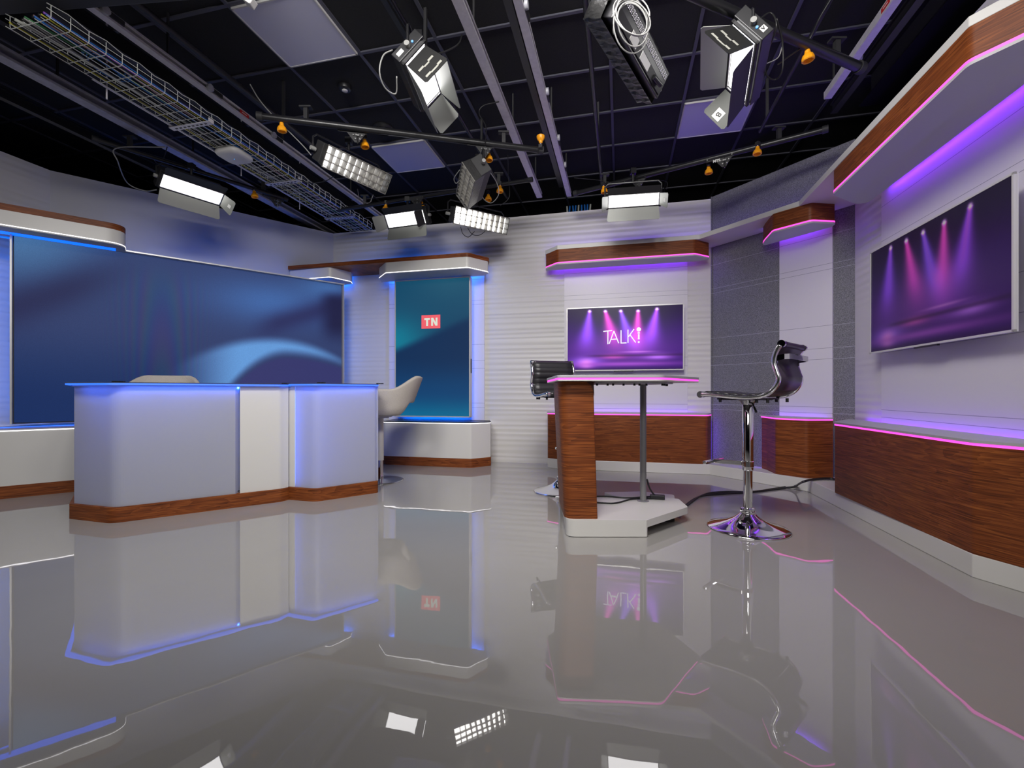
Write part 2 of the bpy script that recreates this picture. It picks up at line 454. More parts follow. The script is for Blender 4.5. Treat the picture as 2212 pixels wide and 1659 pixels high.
# ------------------------------------------------------------------ ceiling grid, panels, rails
gm = MB(); z = CEIL-.006
ulines = [.55+.6275*k for k in range(-10, 6)]
vlines = [3.756+.6*k for k in range(-10, 6)]
for u in ulines:
    a, b = UV(u, -2.5), UV(u, 6.7); gm.bar((a[0], a[1], z), (b[0], b[1], z), .024, .012)
for v in vlines:
    a, b = UV(-6.5, v), UV(3.2, v); gm.bar((a[0], a[1], z-.001), (b[0], b[1], z-.001), .024, .012)
struct('trim_4', gm, TBAR)
for (u0, u1, v0, v1, lab) in ((ulines[5], ulines[6], 2.556, 3.156, 'square white ceiling panel above the desk, at the top edge of the photo'),
                              (ulines[5], ulines[6], 4.356, 4.956, 'square white ceiling panel behind the long black lighting bar'),
                              (ulines[10], ulines[11], 4.356, 4.956, 'square lilac-lit ceiling panel beyond the barn door light tagged 8')):
    t = thing('ceiling_panel', lab, 'panel', (*UV((u0+u1)/2, (v0+v1)/2), CEIL-.02), -A, 'white square panels set in the black ceiling')
    w = u1-u0-.024; d = v1-v0-.024
    obj('diffuser', MB().box((0, 0, 0), (w-.02, d-.02, .012)), CEILP, t, world=False)
    f = MB()
    for sx in (-1, 1):
        f.box((sx*(w/2-.005), 0, 0), (.01, d, .018)); f.box((0, sx*(d/2-.005), 0), (w, .01, .018))
    obj('frame', f, PLASTIC, t, world=False)
def inv(px, py, z):
    Y = (z-CAM_H)*985/(848-py); return ((px-1106)/985*Y, Y, z)
p = inv(745, 186, CEIL)
t = thing('smoke_detector', 'small round black detector with white lens on the ceiling', 'detector', (p[0], p[1], CEIL))
obj('housing', MB().lathe([(.055, 0), (.055, -.012), (.05, -.03), (.038, -.038), (.03, -.038)], (0, 0, 0), 28), BLKMET, t, False, 'auto')
obj('lens', MB().lathe([(.024, -.036), (.024, -.043), (.018, -.047)], (0, 0, 0), 24), PLASTIC, t, False, 'auto')
p = inv(828, 277, CEIL)
t = thing('ceiling_vent', 'round black air vent in the ceiling above the long bar', 'vent', (p[0], p[1], CEIL))
obj('outer_ring', MB().lathe([(.105, 0), (.105, -.012), (.085, -.03), (.078, -.012), (.078, 0)], (0, 0, 0), 36), BLKMET, t, False, 'auto')
obj('middle_ring', MB().lathe([(.07, -.005), (.072, -.03), (.062, -.035), (.058, -.01)], (0, 0, 0), 36), TBAR, t, False, 'auto')
obj('cone', MB().lathe([(.05, -.01), (.045, -.03), (.02, -.04)], (0, 0, 0), 36), BLKMET, t, False, 'auto')

def rail(u, v0, v1, z, w, h, mat, name, lab, cat='rail', group=None, rollers=(), label_at=None):
    a = UV(u, v0); b = UV(u, v1); L = v1-v0
    t = thing(name, lab, cat, (a[0], a[1], z), -A, group)
    m = MB()                                        # C-shaped strut channel opening sideways
    m.box((0, L/2, -h/2), (w, L, .006)); m.box((0, L/2, h/2), (w, L, .006)); m.box((-w/2, L/2, 0), (.006, L, h))
    m.box((w/2-.003, L/2, h/2-.008), (.006, L, .012)); m.box((w/2-.003, L/2, -h/2+.008), (.006, L, .012))
    obj('channel', m, mat, t, world=False)
    k = .5
    while k < L: obj('hanger_rod', MB().box((0, k, h/2+(CEIL-z-h/2)/2), (.012, .012, CEIL-z-h/2)), BLKMAT, t, False); k += 1.1
    if label_at:
        obj('red_label', MB().box((label_at[1]*(w/2+.004), label_at[0], .0), (.002, .09, .028)), RED, t, False)
        obj('red_label_mark', MB().box((label_at[1]*(w/2+.0055), label_at[0], .0), (.001, .05, .006)), PAPER, t, False)
    for r in rollers:
        ro = obj('trolley', MB().lathe([(.012, -.012), (.026, -.010), (.026, .010), (.012, .012)], (w/2+.012, r, 0), 16, Matrix.Rotation(math.pi/2, 3, 'Y')), GALVD, t, False, 'auto')
        obj('cable_run', MB().box((w/2+.008, r+.06, .0), (.012, .1, .03)), BLKMAT, ro, False)
    return t
rail(-.92, 1.2, 5.25, 3.15, .062, .05, GALV, 'strut_rail', 'galvanised ceiling rail just right of the round vent, left of the central pair', group=None)
rail(-.58, 1.2, 5.3, 3.15, .05, .05, GALV, 'strut_rail', 'galvanised ceiling rail with trolleys, right one of the central pair', rollers=(1.45, 2.25, 2.9, 3.4))
rail(-3.05, 2.02, 5.45, 3.15, .05, .05, GALV, 'strut_rail', 'galvanised ceiling rail between the wire tray and the black ceiling grid', rollers=(.08, .8, 1.45), label_at=(1.13, 1))
rail(1.56, 1.2, 4.0, 3.15, .05, .05, GALV, 'strut_rail', 'galvanised ceiling rail nearest the purple right wall', rollers=(1.25, 1.7, 2.4), label_at=(1.95, -1))
rail(-4.05, 2.0, 6.1, 3.13, .09, .07, GALVD, 'strut_rail', 'heavy galvanised rail left of the wire cable tray')
for u, v0, v1, z, r, lab in ((-.20, 1.2, 5.4, 3.14, .018, 'shiny black ceiling pipe between the central rails and the fabric softbox'),
                       (-1.30, 1.2, 5.2, 3.14, .016, 'black ceiling pipe carrying the hanging four-door light'),
                       (1.19, 1.2, 4.4, 3.14, .014, 'black ceiling pipe left of the right-hand purple rail'),
                       (-2.77, 1.6, 4.2, 3.14, .02, 'black ceiling pipe left of the first white ceiling panel')):
    a = UV(u, v0); b = UV(u, v1)
    t = thing('ceiling_pipe', lab, 'pipe', (a[0], a[1], z), -A)
    obj('pipe', MB().tube([(0, 0, 0), (0, v1-v0, 0)], r, 14), BLKMET, t, False, 'auto')
    k = .4
    while k < v1-v0: obj('hanger', MB().box((0, k, (CEIL-z)/2), (.02, .02, CEIL-z)), BLKMAT, t, False); k += 1.3
for u, v0, v1, z, w, h, lab in ((-3.36, 1.6, 5.5, 3.2, .05, .09, 'black beam along the right side of the wire tray'),
                           (1.72, .8, 4.3, 3.17, .05, .07, 'black beam beside the right-hand ceiling rail'),
                           (-.66, 1.2, 5.2, 3.2, .05, .06, 'black beam alongside the central ceiling rails'),
                           (-3.82, 1.2, 6.1, 3.2, .05, .12, 'black beam between the heavy left rail and the wire tray'),
                           (-4.6, 1.2, 6.3, 3.1, .05, .07, 'thin black beam above the left wall'),
                           (-1.45+.06, 1.2, 3.2, 3.22, .035, .05, 'short black beam behind the hanging four-door light'),
                           (2.05, .8, 4.3, 3.2, .3, .25, 'broad black duct above the right wall shelf')):
    a = UV(u, v0); b = UV(u, v1)
    m = MB().box((0, (v1-v0)/2, 0), (w, v1-v0, .012)).box((0, (v1-v0)/2, h/2), (w*.4, v1-v0, h)).box((0, (v1-v0)/2, h), (w, v1-v0, .012))
    o = obj('ceiling_beam', m, BLKMET); o.location = (a[0], a[1], z); o.rotation_euler = (0, 0, -A)
    tag(o, lab, 'beam')
# black duct at top left
single('air_duct', MB().prism([(-3.7, 2.72), (-1.5, 2.53), (-1.55, 1.5), (-3.7, 1.5)], 3.045, 3.40), BLKMAT,
       'large black duct hanging at the top left corner', 'duct', bevel=.01)

# lighting battens
def batten(a, b, r, lab, ends=True):
    a, b = Vector(a), Vector(b)
    t = thing('lighting_bar', lab, 'bar', a)
    obj('pipe', MB().tube([a, b], r, 16), BLKMET, t, True, 'auto')
    d = (b-a).normalized()
    for e, s in ((a, 1), (b, -1)):
        obj('end_cap', MB().tube([e-d*s*.012, e+d*s*.03], r*1.25, 16), BLKMAT, t, True, 'auto')
    for k in (.15, .85):
        q = a.lerp(b, k); obj('hanger_clamp', MB().box(q+Vector((0, 0, .05)), (.03, .03, .12)).box(q+Vector((0, 0, .11)), (.09, .05, .012)), BLKMAT, t, True)
    return t
batten((-1.925, 3.465, 2.95), (.2567, 3.951, 2.95), .026, 'long black lighting bar above the egg-crate lights')
batten((.80, 2.345, 2.95), (2.255, 2.95, 2.95), .030, 'black lighting bar holding the light tagged 8')
batten((2.5075, 3.635, 2.95), (.664, 4.810, 2.95), .024, 'black lighting bar in front of the grey angled wall')
batten((-3.459, 3.77, 2.95), (-2.45, 4.95, 2.95), .020, 'black lighting bar above the left barn door light')
batten((-1.98, 5.24, 2.95), (.192, 4.497, 2.95), .020, 'black lighting bar near the back wall corner')

# ------------------------------------------------------------------ orange clamp knobs
def make_knob():
    t = thing('hook_clamp', 'x', 'clamp', (0, 0, 0))
    pr = [(.004, .040), (.011, .040), (.013, .028), (.014, .018), (.022, .008), (.027, -.008), (.0285, -.022), (.025, -.027), (.020, -.024), (.016, -.008)]
    m = MB(); n = 40; vs = []; fs = []
    for (r, zz) in pr:
        for k in range(n):
            a = 2*math.pi*k/n; rr = r*1.22*(1+(.035 if (k % 4 < 2 and .01 > zz > -.025) else 0)); vs.append((rr*math.cos(a), rr*math.sin(a), zz))
    for i in range(len(pr)-1):
        for k in range(n):
            k2 = (k+1) % n; fs.append((i*n+k, i*n+k2, (i+1)*n+k2, (i+1)*n+k))
    fs.append(tuple((len(pr)-1)*n+k for k in range(n)))
    m.add(vs, fs)
    obj('knob_cap', m, ORANGE, t, False, 'auto')
    obj('bolt', MB().lathe([(.006, .072), (.006, .035)], (0, 0, 0), 10), GALV, t, False)
    obj('bracket', MB().box((0, 0, .066), (.03, .03, .03)), BLKMAT, t, False)
    return t
knobs = [((609, 277), 'orange knob under the left end of the long lighting bar', 0), ((788, 312), 'orange knob right above the left egg-crate light', 0),
         ((1056, 341), 'orange knob beside the side-on egg-crate light', 0), ((1745, 122), 'orange knob right of the light tagged 8', 0),
         ((1636, 327), 'orange knob under the bar before the grey wall, nearest its right end', 0), ((1531, 369), 'orange knob beside the plate marked MTS', 0),
         ((1080, 410), 'orange knob above the lit egg-crate by the back wall, upper of two', 0), ((1055, 428), 'orange knob above the lit egg-crate by the back wall, lower of two', 0),
         ((550, 421), 'orange knob right of the left barn door light', 0), ((833, 450), 'orange knob above left corner of the back-wall barn door light', 0),
         ((911, 444), 'orange knob above right corner of the back-wall barn door light', 0), ((1305, 411), 'orange knob above the barn door light under TALK side ceiling', 0),
         ((1168, 300), 'upturned orange knob on the right tip of the long lighting bar', 1)]
k0 = make_knob()
for i, (pp, lab, flip) in enumerate(knobs):
    o = k0 if i == 0 else copy_tree(k0)
    q = inv(pp[0], pp[1], 2.885 if not flip else 3.02)
    o.location = q
    o.rotation_euler = (math.pi if flip else random.uniform(-.12, .12), random.uniform(-.12, .12), random.uniform(0, 3))
    tag(o, lab.replace('orange knob', 'clamp with orange knob'), 'clamp', 'orange-knobbed clamps on the lighting bars')

# clamp plates on the bars
def clamp_plate(px, py, ang, lab, text=False):
    q = Vector(inv(px, py, 2.90)); d = Vector((math.cos(ang), math.sin(ang), 0)); M = Matrix((d, Vector((0, 0, 1)).cross(d)*1, Z)).transposed().to_4x4()
    t = thing('clamp_plate', lab, 'clamp', M=Matrix.Translation(q) @ M)
    m = MB(); m.prism([(-.10, -.004), (.12, -.004), (.12, .004), (-.10, .004)], .02, .05)
    m.add([(-.03, -.004, .02), (.11, -.004, .02), (.06, -.004, -.055), (.03, -.004, -.055), (-.03, .004, .02), (.11, .004, .02), (.06, .004, -.055), (.03, .004, -.055)],
          [(0, 3, 2, 1), (4, 5, 6, 7), (0, 1, 5, 4), (1, 2, 6, 5), (2, 3, 7, 6), (3, 0, 4, 7)])
    obj('plate', m, BLKMAT, t, False)
    b = MB()
    for x, zz in ((.02, 0), (.085, 0), (.035, -.03), (.07, -.03), (-.09, .035), (.11, .035)):
        b.lathe([(.006, 0), (.006, .012)], (x, -.004, zz), 8, Matrix.Rotation(math.pi/2, 3, 'X'))
    obj('bolt', b, STEEL, t, False)['kind'] = 'stuff'
    obj('wing_screw', MB().tube([(.05, -.012, .02), (.052, -.016, -.07)], .005, 8).box((.05, -.015, .0), (.03, .006, .012)), STEEL, t, False)
    if text:
        Mt = Matrix.Translation((-.015, -.0055, .012)) @ Matrix.Rotation(math.pi/2, 4, 'X')
        obj('lettering', text_mb('MTS', .032, Mt, .0012), PAPER, t, False)
clamp_plate(1552, 350, -.55, 'black triangular clamp plate marked MTS on the bar by the grey wall', True)
clamp_plate(758, 292, .22, 'black clamp plate above the left egg-crate light')
clamp_plate(1035, 322, .22, 'black clamp plate above the side-on egg-crate light')
clamp_plate(893, 436, -.3, 'black clamp plate above the back-wall barn door light')
clamp_plate(1370, 396, -.55, 'black clamp plate above the TALK side barn door light')
clamp_plate(588, 432, .85, 'black clamp plate right of the left barn door light')

# ------------------------------------------------------------------ hanging lights
def frame(c, r, t):
    r = Vector(r).normalized(); ph = Vector((-r.y, r.x, 0)); up = ph*math.cos(t)+Z*math.sin(t); n = r.cross(up)
    M = Matrix((r, up, n)).transposed().to_4x4(); return Matrix.Translation(c) @ M, M
def hang(t, M, L, ztop, side=.03):
    Mi = M.inverted(); c = M.translation; r = M.to_3x3() @ Vector((1, 0, 0)); n = M.to_3x3() @ Vector((0, 0, 1))
    a = c-r*(L/2+side)-n*.04; b = c+r*(L/2+side)-n*.04; zt = c.z+(ztop-c.z)*.62
    m = MB().tube([a, (a.x, a.y, zt-.03), (a.x+r.x*.03, a.y+r.y*.03, zt), (b.x-r.x*.03, b.y-r.y*.03, zt), (b.x, b.y, zt-.03), b], .008, 8)
    mid = (a+b)/2; m.tube([(mid.x, mid.y, zt), (mid.x, mid.y, ztop)], .012, 8); m.box((mid.x, mid.y, ztop-.01), (.05, .05, .05))
    obj('yoke', m, BLKMET, t, True, 'auto')
    k = MB()
    for e, s in ((a, -1), (b, 1)): k.tube([e-r*s*.02, e+r*s*.02], .016, 12)
    obj('tilt_knob', k, GREYCAB, t, True, 'auto')
def door_mb(edge, L, s, ln, th, taper=.0):
    # edge: 't','b','l','r'
    oz = .012
    if edge in 'tb':
        sg = 1 if edge == 't' else -1; a = Vector((-L/2, sg*s/2, oz)); b = Vector((L/2, sg*s/2, oz)); out = Vector((0, sg, 0)); ax = Vector((1, 0, 0))
    else:
        sg = 1 if edge == 'r' else -1; a = Vector((sg*L/2, -s/2, oz)); b = Vector((sg*L/2, s/2, oz)); out = Vector((sg, 0, 0)); ax = Vector((0, 1, 0))
    d = out*math.cos(th)+Vector((0, 0, 1))*math.sin(th); nn = ax.cross(d).normalized()*.0015; a2 = a+d*.012; b2 = b+d*.012
    c = b2+d*ln+ax*taper; e = a2+d*ln-ax*taper; rr = .012
    c1 = c-d*rr; c2 = c-ax*rr; e1 = e-d*rr; e2 = e+ax*rr
    P = [a2, b2, c1, c2, e2, e1]
    vs = [p+nn for p in P]+[p-nn for p in P]; n = 6
    return MB().add(vs, [tuple(range(n)), tuple(range(2*n-1, n-1, -1))]+[(i, n+i, n+(i+1) % n, (i+1) % n) for i in range(n)]), a, b, d, ax, c, e
def panel_light(c, r, t, L, s, lab, doors, ztop, cable=None, sticker=None, tag8=None, tape=False, strong=E_FACE):
    M, _ = frame(c, r, t)
    T = thing('led_panel_light', lab, 'light', M=M, group='barn door panel lights')
    body = MB().box((0, 0, -.045), (L+.05, s+.045, .07)); body.box((0, 0, -.09), (L*.7, s*.5, .03))
    obj('housing', body, BLKMET, T, False, bevel=.004)
    obj('diffuser', MB().box((0, 0, -.004), (L, s, .008)), strong, T, False)
    fr = MB()
    for sx in (-1, 1):
        fr.box((sx*(L/2+.008), 0, .004), (.014, s+.03, .016)); fr.box((0, sx*(s/2+.008), .004), (L+.03, .014, .016))
    obj('frame', fr, BLKMAT, T, False)
    for e, ln, th, mt in doors:
        mb, a, b, d, ax, c2, e2 = door_mb(e, L, s, ln, math.radians(th), .012)
        o = obj('barn_door', mb, mt, T, False)
        obj('hinge', MB().tube([a, b], .004, 8), STEEL, o, False)
        if tag8 and e == tag8[0]:
            ctr = (c2+e2)/2-d*.045; nn = d.cross(ax).normalized()
            look = M.to_3x3().inverted() @ (Vector((0, 0, CAM_H))-M @ ctr)
            if nn.dot(look) < 0: nn = -nn
            yv = ax; xv = yv.cross(nn)
            MM = Matrix.Translation(ctr+nn*.003) @ Matrix((xv, yv, nn)).transposed().to_4x4()
            k8 = tag8[2]*.62
            obj('number_sticker', MB().add([MM @ Vector(q) for q in ((-k8, -k8, 0), (k8, -k8, 0), (k8, k8, 0), (-k8, k8, 0))], [(0, 1, 2, 3)]), PAPER, o, False)
            if tag8[1]: obj('number', text_mb(tag8[1], tag8[2], MM @ Matrix.Translation((0, 0, .001)) @ Matrix.Rotation(tag8[3], 4, 'Z'), .0, .0004), INK, o, False)
        if tape and e == 'l':
            w2 = (b-a).length
            nn = d.cross(ax).normalized(); look = M.to_3x3().inverted() @ (Vector((0, 0, CAM_H))-M @ ((a+b)/2))
            if nn.dot(look) < 0: nn = -nn
            tm = MB()
            for f0, f1, g0, g1 in ((.45, .53, .1, .35), (.5, .56, .35, .6), (.44, .52, .6, .85), (.8, .88, .1, .35), (.84, .9, .35, .7), (.8, .88, .7, .9)):
                Q = [a+d*(.012+ln*f)+ax*w2*g+nn*.0025 for f, g in ((f0, g0), (f1, g0), (f1, g1), (f0, g1))]
                tm.add(Q, [(0, 1, 2, 3)])
            obj('tape_residue', tm, TAPE, o, False)
    if sticker:
        q = Vector((-(L/2+.026), 0, -.045))
        if tag8:
            MS = Matrix.Translation(q+Vector((-.001, .065, -.005))) @ Matrix(((0, 0, -1), (.0, -1, 0), (-1, 0, 0))).to_4x4()
            obj('sticker', MB().add([MS @ Vector(p_) for p_ in ((-.014, -.016, 0), (.014, -.016, 0), (.014, .016, 0), (-.014, .016, 0))], [(0, 1, 2, 3)]), PAPER, T, False)
            obj('sticker_letter', text_mb('V', .026, MS @ Matrix.Translation((0, 0, .001)), .001, .0004), INK, T, False)
        else: obj('sticker', MB().box(q+Vector((0, -.06, 0)), (.002, .045, .025)), PAPER, T, False)
        obj('status_dot', MB().lathe([(.007, 0), (.007, .004)], q+Vector((-.001, .035, .01)), 12, Matrix.Rotation(-math.pi/2, 3, 'Y')), E_DOT, T, False)
    hang(T, M, L, ztop)
    return T
R = math.radians
panel_light((-2.942, 4.202, 2.72), (.56, .83, 0), R(138), .48, .125, 'lit panel light with open doors above the blue video wall, tag on its right door',
            [('b', .125, 40, DOOR), ('r', .13, 62, DOOR), ('t', .07, 15, DOORB)], 2.95, tag8=('r', '', .026, 1.57))
panel_light((-1.142, 4.905, 2.72), (.95, -.313, 0), R(124), .46, .14, 'lit panel light with open doors above the tall teal screen canopy',
            [('b', .125, 38, DOOR), ('l', .13, 42, DOOR), ('t', .06, 15, DOORB), ('r', .10, 120, DOORB)], 2.95)
panel_light((1.139, 4.278, 2.655), (.985, -.17, 0), R(122), .46, .105, 'lit panel light with doors both sides, above the TALK screen canopy',
            [('b', .12, 30, DOOR), ('l', .12, 62, DOOR), ('r', .12, 62, DOOR), ('t', .06, 15, DOORB)], 2.95, tag8=('r', '', .026, 1.57))
panel_light((-.566, 2.903, 2.85), (.062, .998, 0), R(134), .43, .16, 'panel light with four open doors hanging from the ceiling pipe, dark door nearest',
            [('l', .19, 77, DOORB), ('r', .17, 50, DOOR), ('b', .175, 74, DOOR), ('t', .165, 85, DOOR)], 3.13, sticker=True, tape=True)
panel_light((1.343, 2.67, 2.76), (.377, .926, 0), R(232), .54, .17, 'panel light with four open doors, paper tag 8 on its far door',
            [('l', .22, 50, DOORB), ('r', .165, 75, DOORM), ('t', .15, 78, DOORB), ('b', .15, 42, DOOR)], 2.95, sticker=True, tag8=('r', '8', .05, .25), tape=True)

def crate_light(c, r, t, L, s, lab, ztop, em, depth=.075, nx=10, ny=3, face=True):
    M, _ = frame(c, r, t)
    T = thing('egg_crate_light', lab, 'light', M=M, group='egg-crate fluorescent lights')
    obj('housing', MB().box((0, 0, -.07-depth), (L*.96, s*.9, .11)), BLKMAT, T, False, bevel=.006)
    obj('diffuser', MB().box((0, 0, -depth-.008), (L*.93, s*.86, .01)), em, T, False)
    sk = MB(); k0, k1 = .46, .5                       # fabric skirt walls
    ring = [(-1, -1), (1, -1), (1, 1), (-1, 1)]
    vs = [(x*L*k0, y*s*k0, -depth-.05) for x, y in ring]+[(x*L*k1, y*s*k1, .0) for x, y in ring]+\
         [(x*(L*k0-.004), y*(s*k0-.004), -depth-.05) for x, y in ring]+[(x*(L*k1-.004), y*(s*k1-.004), .0) for x, y in ring]
    fs = []
    for i in range(4):
        j = (i+1) % 4; fs += [(i, j, 4+j, 4+i), (8+j, 8+i, 12+i, 12+j), (4+i, 4+j, 12+j, 12+i)]
    sk.add(vs, fs); obj('skirt', sk, CLOTH, T, False)
    g = MB(); rnd = random.Random(int(c[0]*1000))
    for i in range(1, nx):
        x = (-.5+i/nx)*L; j1 = rnd.uniform(-.006, .006); j2 = rnd.uniform(-.006, .006)
        g.add([(x+j1, -s/2, 0), (x-j1, s/2, 0), (x*.94+j2, s*.46, -depth), (x*.94-j2, -s*.46, -depth)], [(0, 1, 2, 3)])
    for i in range(1, ny):
        y = (-.5+i/ny)*s
        g.add([(-L/2, y, 0), (L/2, y, 0), (L*.47, y*.93, -depth), (-L*.47, y*.93, -depth)], [(0, 1, 2, 3)])
    o = obj('egg_crate_grid', g, CRATE, T, False)
    sm = o.modifiers.new('thickness', 'SOLIDIFY'); sm.thickness = .005
    rim = MB().tube([(-L/2, -s/2, 0), (L/2, -s/2, 0), (L/2, s/2, 0), (-L/2, s/2, 0)], .004, 6, closed=True)
    obj('rim', rim, CRATE, T, False)
    hang(T, Matrix.Translation(-(M.to_3x3() @ Vector((0, 0, depth+.05)))) @ M, L*.96, ztop)
    return T
crate_light((-1.245, 3.71, 2.65), (.582, .813, 0), R(124), .60, .165, 'egg-crate light with silver fabric grid below the left half of the long bar', 2.95, E_FACE)
crate_light((-.31, 4.78, 2.65), (.85, .527, 0), R(112), .635, .17, 'brightest egg-crate light, just in front of the back wall top', 2.95, E_FACE2, depth=.05)
crate_light((-.418, 4.04, 2.66), (-.199, .98, 0), R(234), .62, .18, 'egg-crate light seen from its dark end, under right half of the long bar', 2.95, E_FACE, depth=.06)

# fabric softbox seen from behind
M, _ = frame((.66, 2.545, 2.78), (.563, .826, 0), R(300))
T = thing('fabric_softbox', 'black fabric-sided softbox seen from behind with coiled grey cable', 'light', M=M)
obj('housing', MB().box((0, 0, -.045), (.74, .15, .09)), BLKMET, T, False, bevel=.005)
sk = MB(); N = 60
vs = []
for i in range(N+1):
    x = -.40+.80*i/N; w = .006*math.sin(i*1.9)+.004*math.sin(i*3.1)
    for (y, zz) in ((-.095, -.05), (-.10-w, -.02), (-.10+w, .02), (-.11-w*.5, .05), (.11, .05), (.10-w, .02), (.10+w, -.02), (.095, -.05)):
        vs.append((x, y, zz))
fs = [(i*8+k, i*8+k+1, (i+1)*8+k+1, (i+1)*8+k) for i in range(N) for k in range(7)]+[tuple(range(8))[::-1], tuple(N*8+k for k in range(8))]
sk.add(vs, fs); obj('skirt', sk, CLOTH, T, False, True)
pts = [(-.40+.80*i/100, -.125, .035) for i in range(101)]
rad = [.034*(1+.13*math.sin(i*1.35)+.07*math.sin(i*.53)) for i in range(101)]
obj('fabric_roll', MB().tube(pts, rad, 16), CLOTH, T, False, True)
v = MB()
for i in range(26):
    for j in range(4): v.box((-.36+i*.028, -.05+j*.008, -.092), (.018, .004, .003))
obj('vent_slots', v, GALV, T, False)
obj('control_panel', MB().box((0, .035, -.093), (.70, .05, .008)), BLKMAT, T, False)
obj('socket', MB().tube([(.2, .035, -.10), (.28, .035, -.12)], .014, 12), BLKMET, T, False, 'auto')
obj('spec_label', MB().box((.05, .035, -.098), (.13, .04, .002)), PAPER, T, False)
obj('spec_label', MB().box((-.13, .03, -.098), (.09, .045, .002)), PAPER, T, False)
hang(T, M, .76, 3.14)
cm = MB(); base = Vector(inv(1365, 35, 2.62)); pts = []
for i in range(150):
    a = i/150*2*math.pi*4.6; rr = .088+.012*math.sin(i*.21)+.008*math.sin(i*.067)
    pts.append(base+Vector((rr*math.cos(a)*.95, .03*math.sin(a*1.1)+i*.0004, rr*math.sin(a)*1.15+.01*math.sin(i*.13))))
cm.tube(pts, .0035, 6)
single('coiled_cable', cm, GREYCAB, 'light grey cable coiled against the back of the fabric softbox', 'cable', smooth=True)

# small fitting peeking in at the top edge
p = inv(540, 3, 2.9)
t = thing('small_spotlight', 'small pale lamp head peeking in at the top edge above the ceiling panel', 'light', p)
obj('head', MB().box((0, 0, 0), (.05, .05, .04), Matrix.Rotation(.6, 3, 'Y')), PLASTIC, t, False, bevel=.006)
obj('arm', MB().tube([(0, 0, 0), (-.01, -.05, .12), (-.01, -.06, .5)], .006, 8), BLKMET, t, False)
# hanging power cords
def cord(pts, r, mat, lab, cat='cable', name='hanging_cable', group=None, n=8):
    return single(name, MB().tube(shade_curve(*pts, n=n), r, 6), mat, lab, cat, group, smooth=True)
def I(px, py, z): return inv(px, py, z)
cord([I(355, 318, 2.93), I(252, 320, 2.93), I(255, 350, 2.85), I(275, 395, 2.8), I(312, 412, 2.75), I(338, 410, 2.74)], .005, GREYCAB, 'grey cord looping down to the left barn door light')
cord([I(362, 315, 3.1), I(352, 345, 3.0), I(340, 353, 2.95), I(330, 340, 2.95)], .004, RUBBER, 'thin black cord dropping from the heavy left rail')
cord([I(848, 108, 2.9), I(828, 120, 2.85), I(820, 155, 2.75), I(832, 190, 2.7), I(855, 202, 2.7), I(857, 165, 2.75)], .0045, GREYCAB, 'grey cord loop left of the four-door hanging light')
cord([I(998, 75, 3.13), I(990, 95, 3.05), I(965, 110, 2.98), I(940, 118, 2.92)], .005, RUBBER, 'black cord from the central rail to the four-door hanging light')
cord([I(1078, 220, 3.12), I(1045, 228, 3.08), I(1035, 245, 3.03), I(1050, 275, 2.97), I(1048, 312, 2.9)], .004, RUBBER, 'black cord from the central rail to the long bar')
cord([I(540, 182, 3.1), I(560, 215, 3.05), I(590, 250, 2.99), I(650, 310, 2.85), I(672, 335, 2.75)], .0045, GREYCAB, 'grey cord from the left rail to the left egg-crate light')
cord([I(640, 385, 2.8), I(665, 395, 2.74), I(700, 392, 2.72), I(722, 380, 2.72)], .004, RUBBER, 'black cord under the left egg-crate light')
cord([I(772, 408, 2.70), I(778, 430, 2.62), I(797, 438, 2.6), I(806, 420, 2.66)], .004, GREYCAB, 'grey cord loop under the left egg-crate light tail')
cord([I(995, 490, 2.6), I(1000, 505, 2.55), I(1012, 512, 2.53), I(1025, 500, 2.58)], .0035, RUBBER, 'black cord loop under the brightest egg-crate light')
cord([I(1010, 492, 2.6), I(1020, 506, 2.55), I(1035, 508, 2.53), I(1048, 500, 2.57)], .0035, RUBBER, 'second black cord loop under the brightest egg-crate light')
cord([I(993, 367, 2.78), I(981, 385, 2.75), I(985, 396, 2.73), I(992, 390, 2.73)], .004, GREYCAB, 'grey cord loop left of the side-on egg-crate light')
cord([I(1056, 368, 2.8), I(1073, 395, 2.78), I(1077, 420, 2.7), I(1062, 438, 2.65), I(1045, 430, 2.7), I(1040, 415, 2.72)], .004, GREYCAB, 'grey cord loop right of the side-on egg-crate light')
cord([I(1097, 335, 3.1), I(1098, 380, 3.0), I(1100, 425, 2.8), I(1080, 445, 2.72)], .0035, RUBBER, 'thin black cord hanging right of the two orange knobs')
cord([I(1636, 45, 2.9), I(1665, 28, 2.95), I(1677, 60, 2.85), I(1655, 120, 2.8), I(1655, 160, 2.72), I(1675, 172, 2.7), I(1690, 150, 2.72), I(1690, 90, 2.85), I(1678, 40, 2.93)], .005, RUBBER, 'thick black cord looping behind the light tagged 8')
cord([I(1800, -10, 3.13), I(1770, 40, 3.05), I(1745, 90, 2.97), I(1700, 125, 2.86), I(1680, 140, 2.8)], .0045, RUBBER, 'black cord running from the top edge to the light tagged 8')
cord([I(1690, 100, 2.86), I(1680, 125, 2.8), I(1650, 140, 2.76)], .0035, GREYCAB, 'short grey cord behind the light tagged 8')
cord([I(1240, 384, 3.0), I(1300, 390, 2.98), I(1330, 395, 2.95), I(1432, 390, 2.93), I(1440, 410, 2.85)], .003, RUBBER, 'thin black cord across the top of the TALK side barn door light')

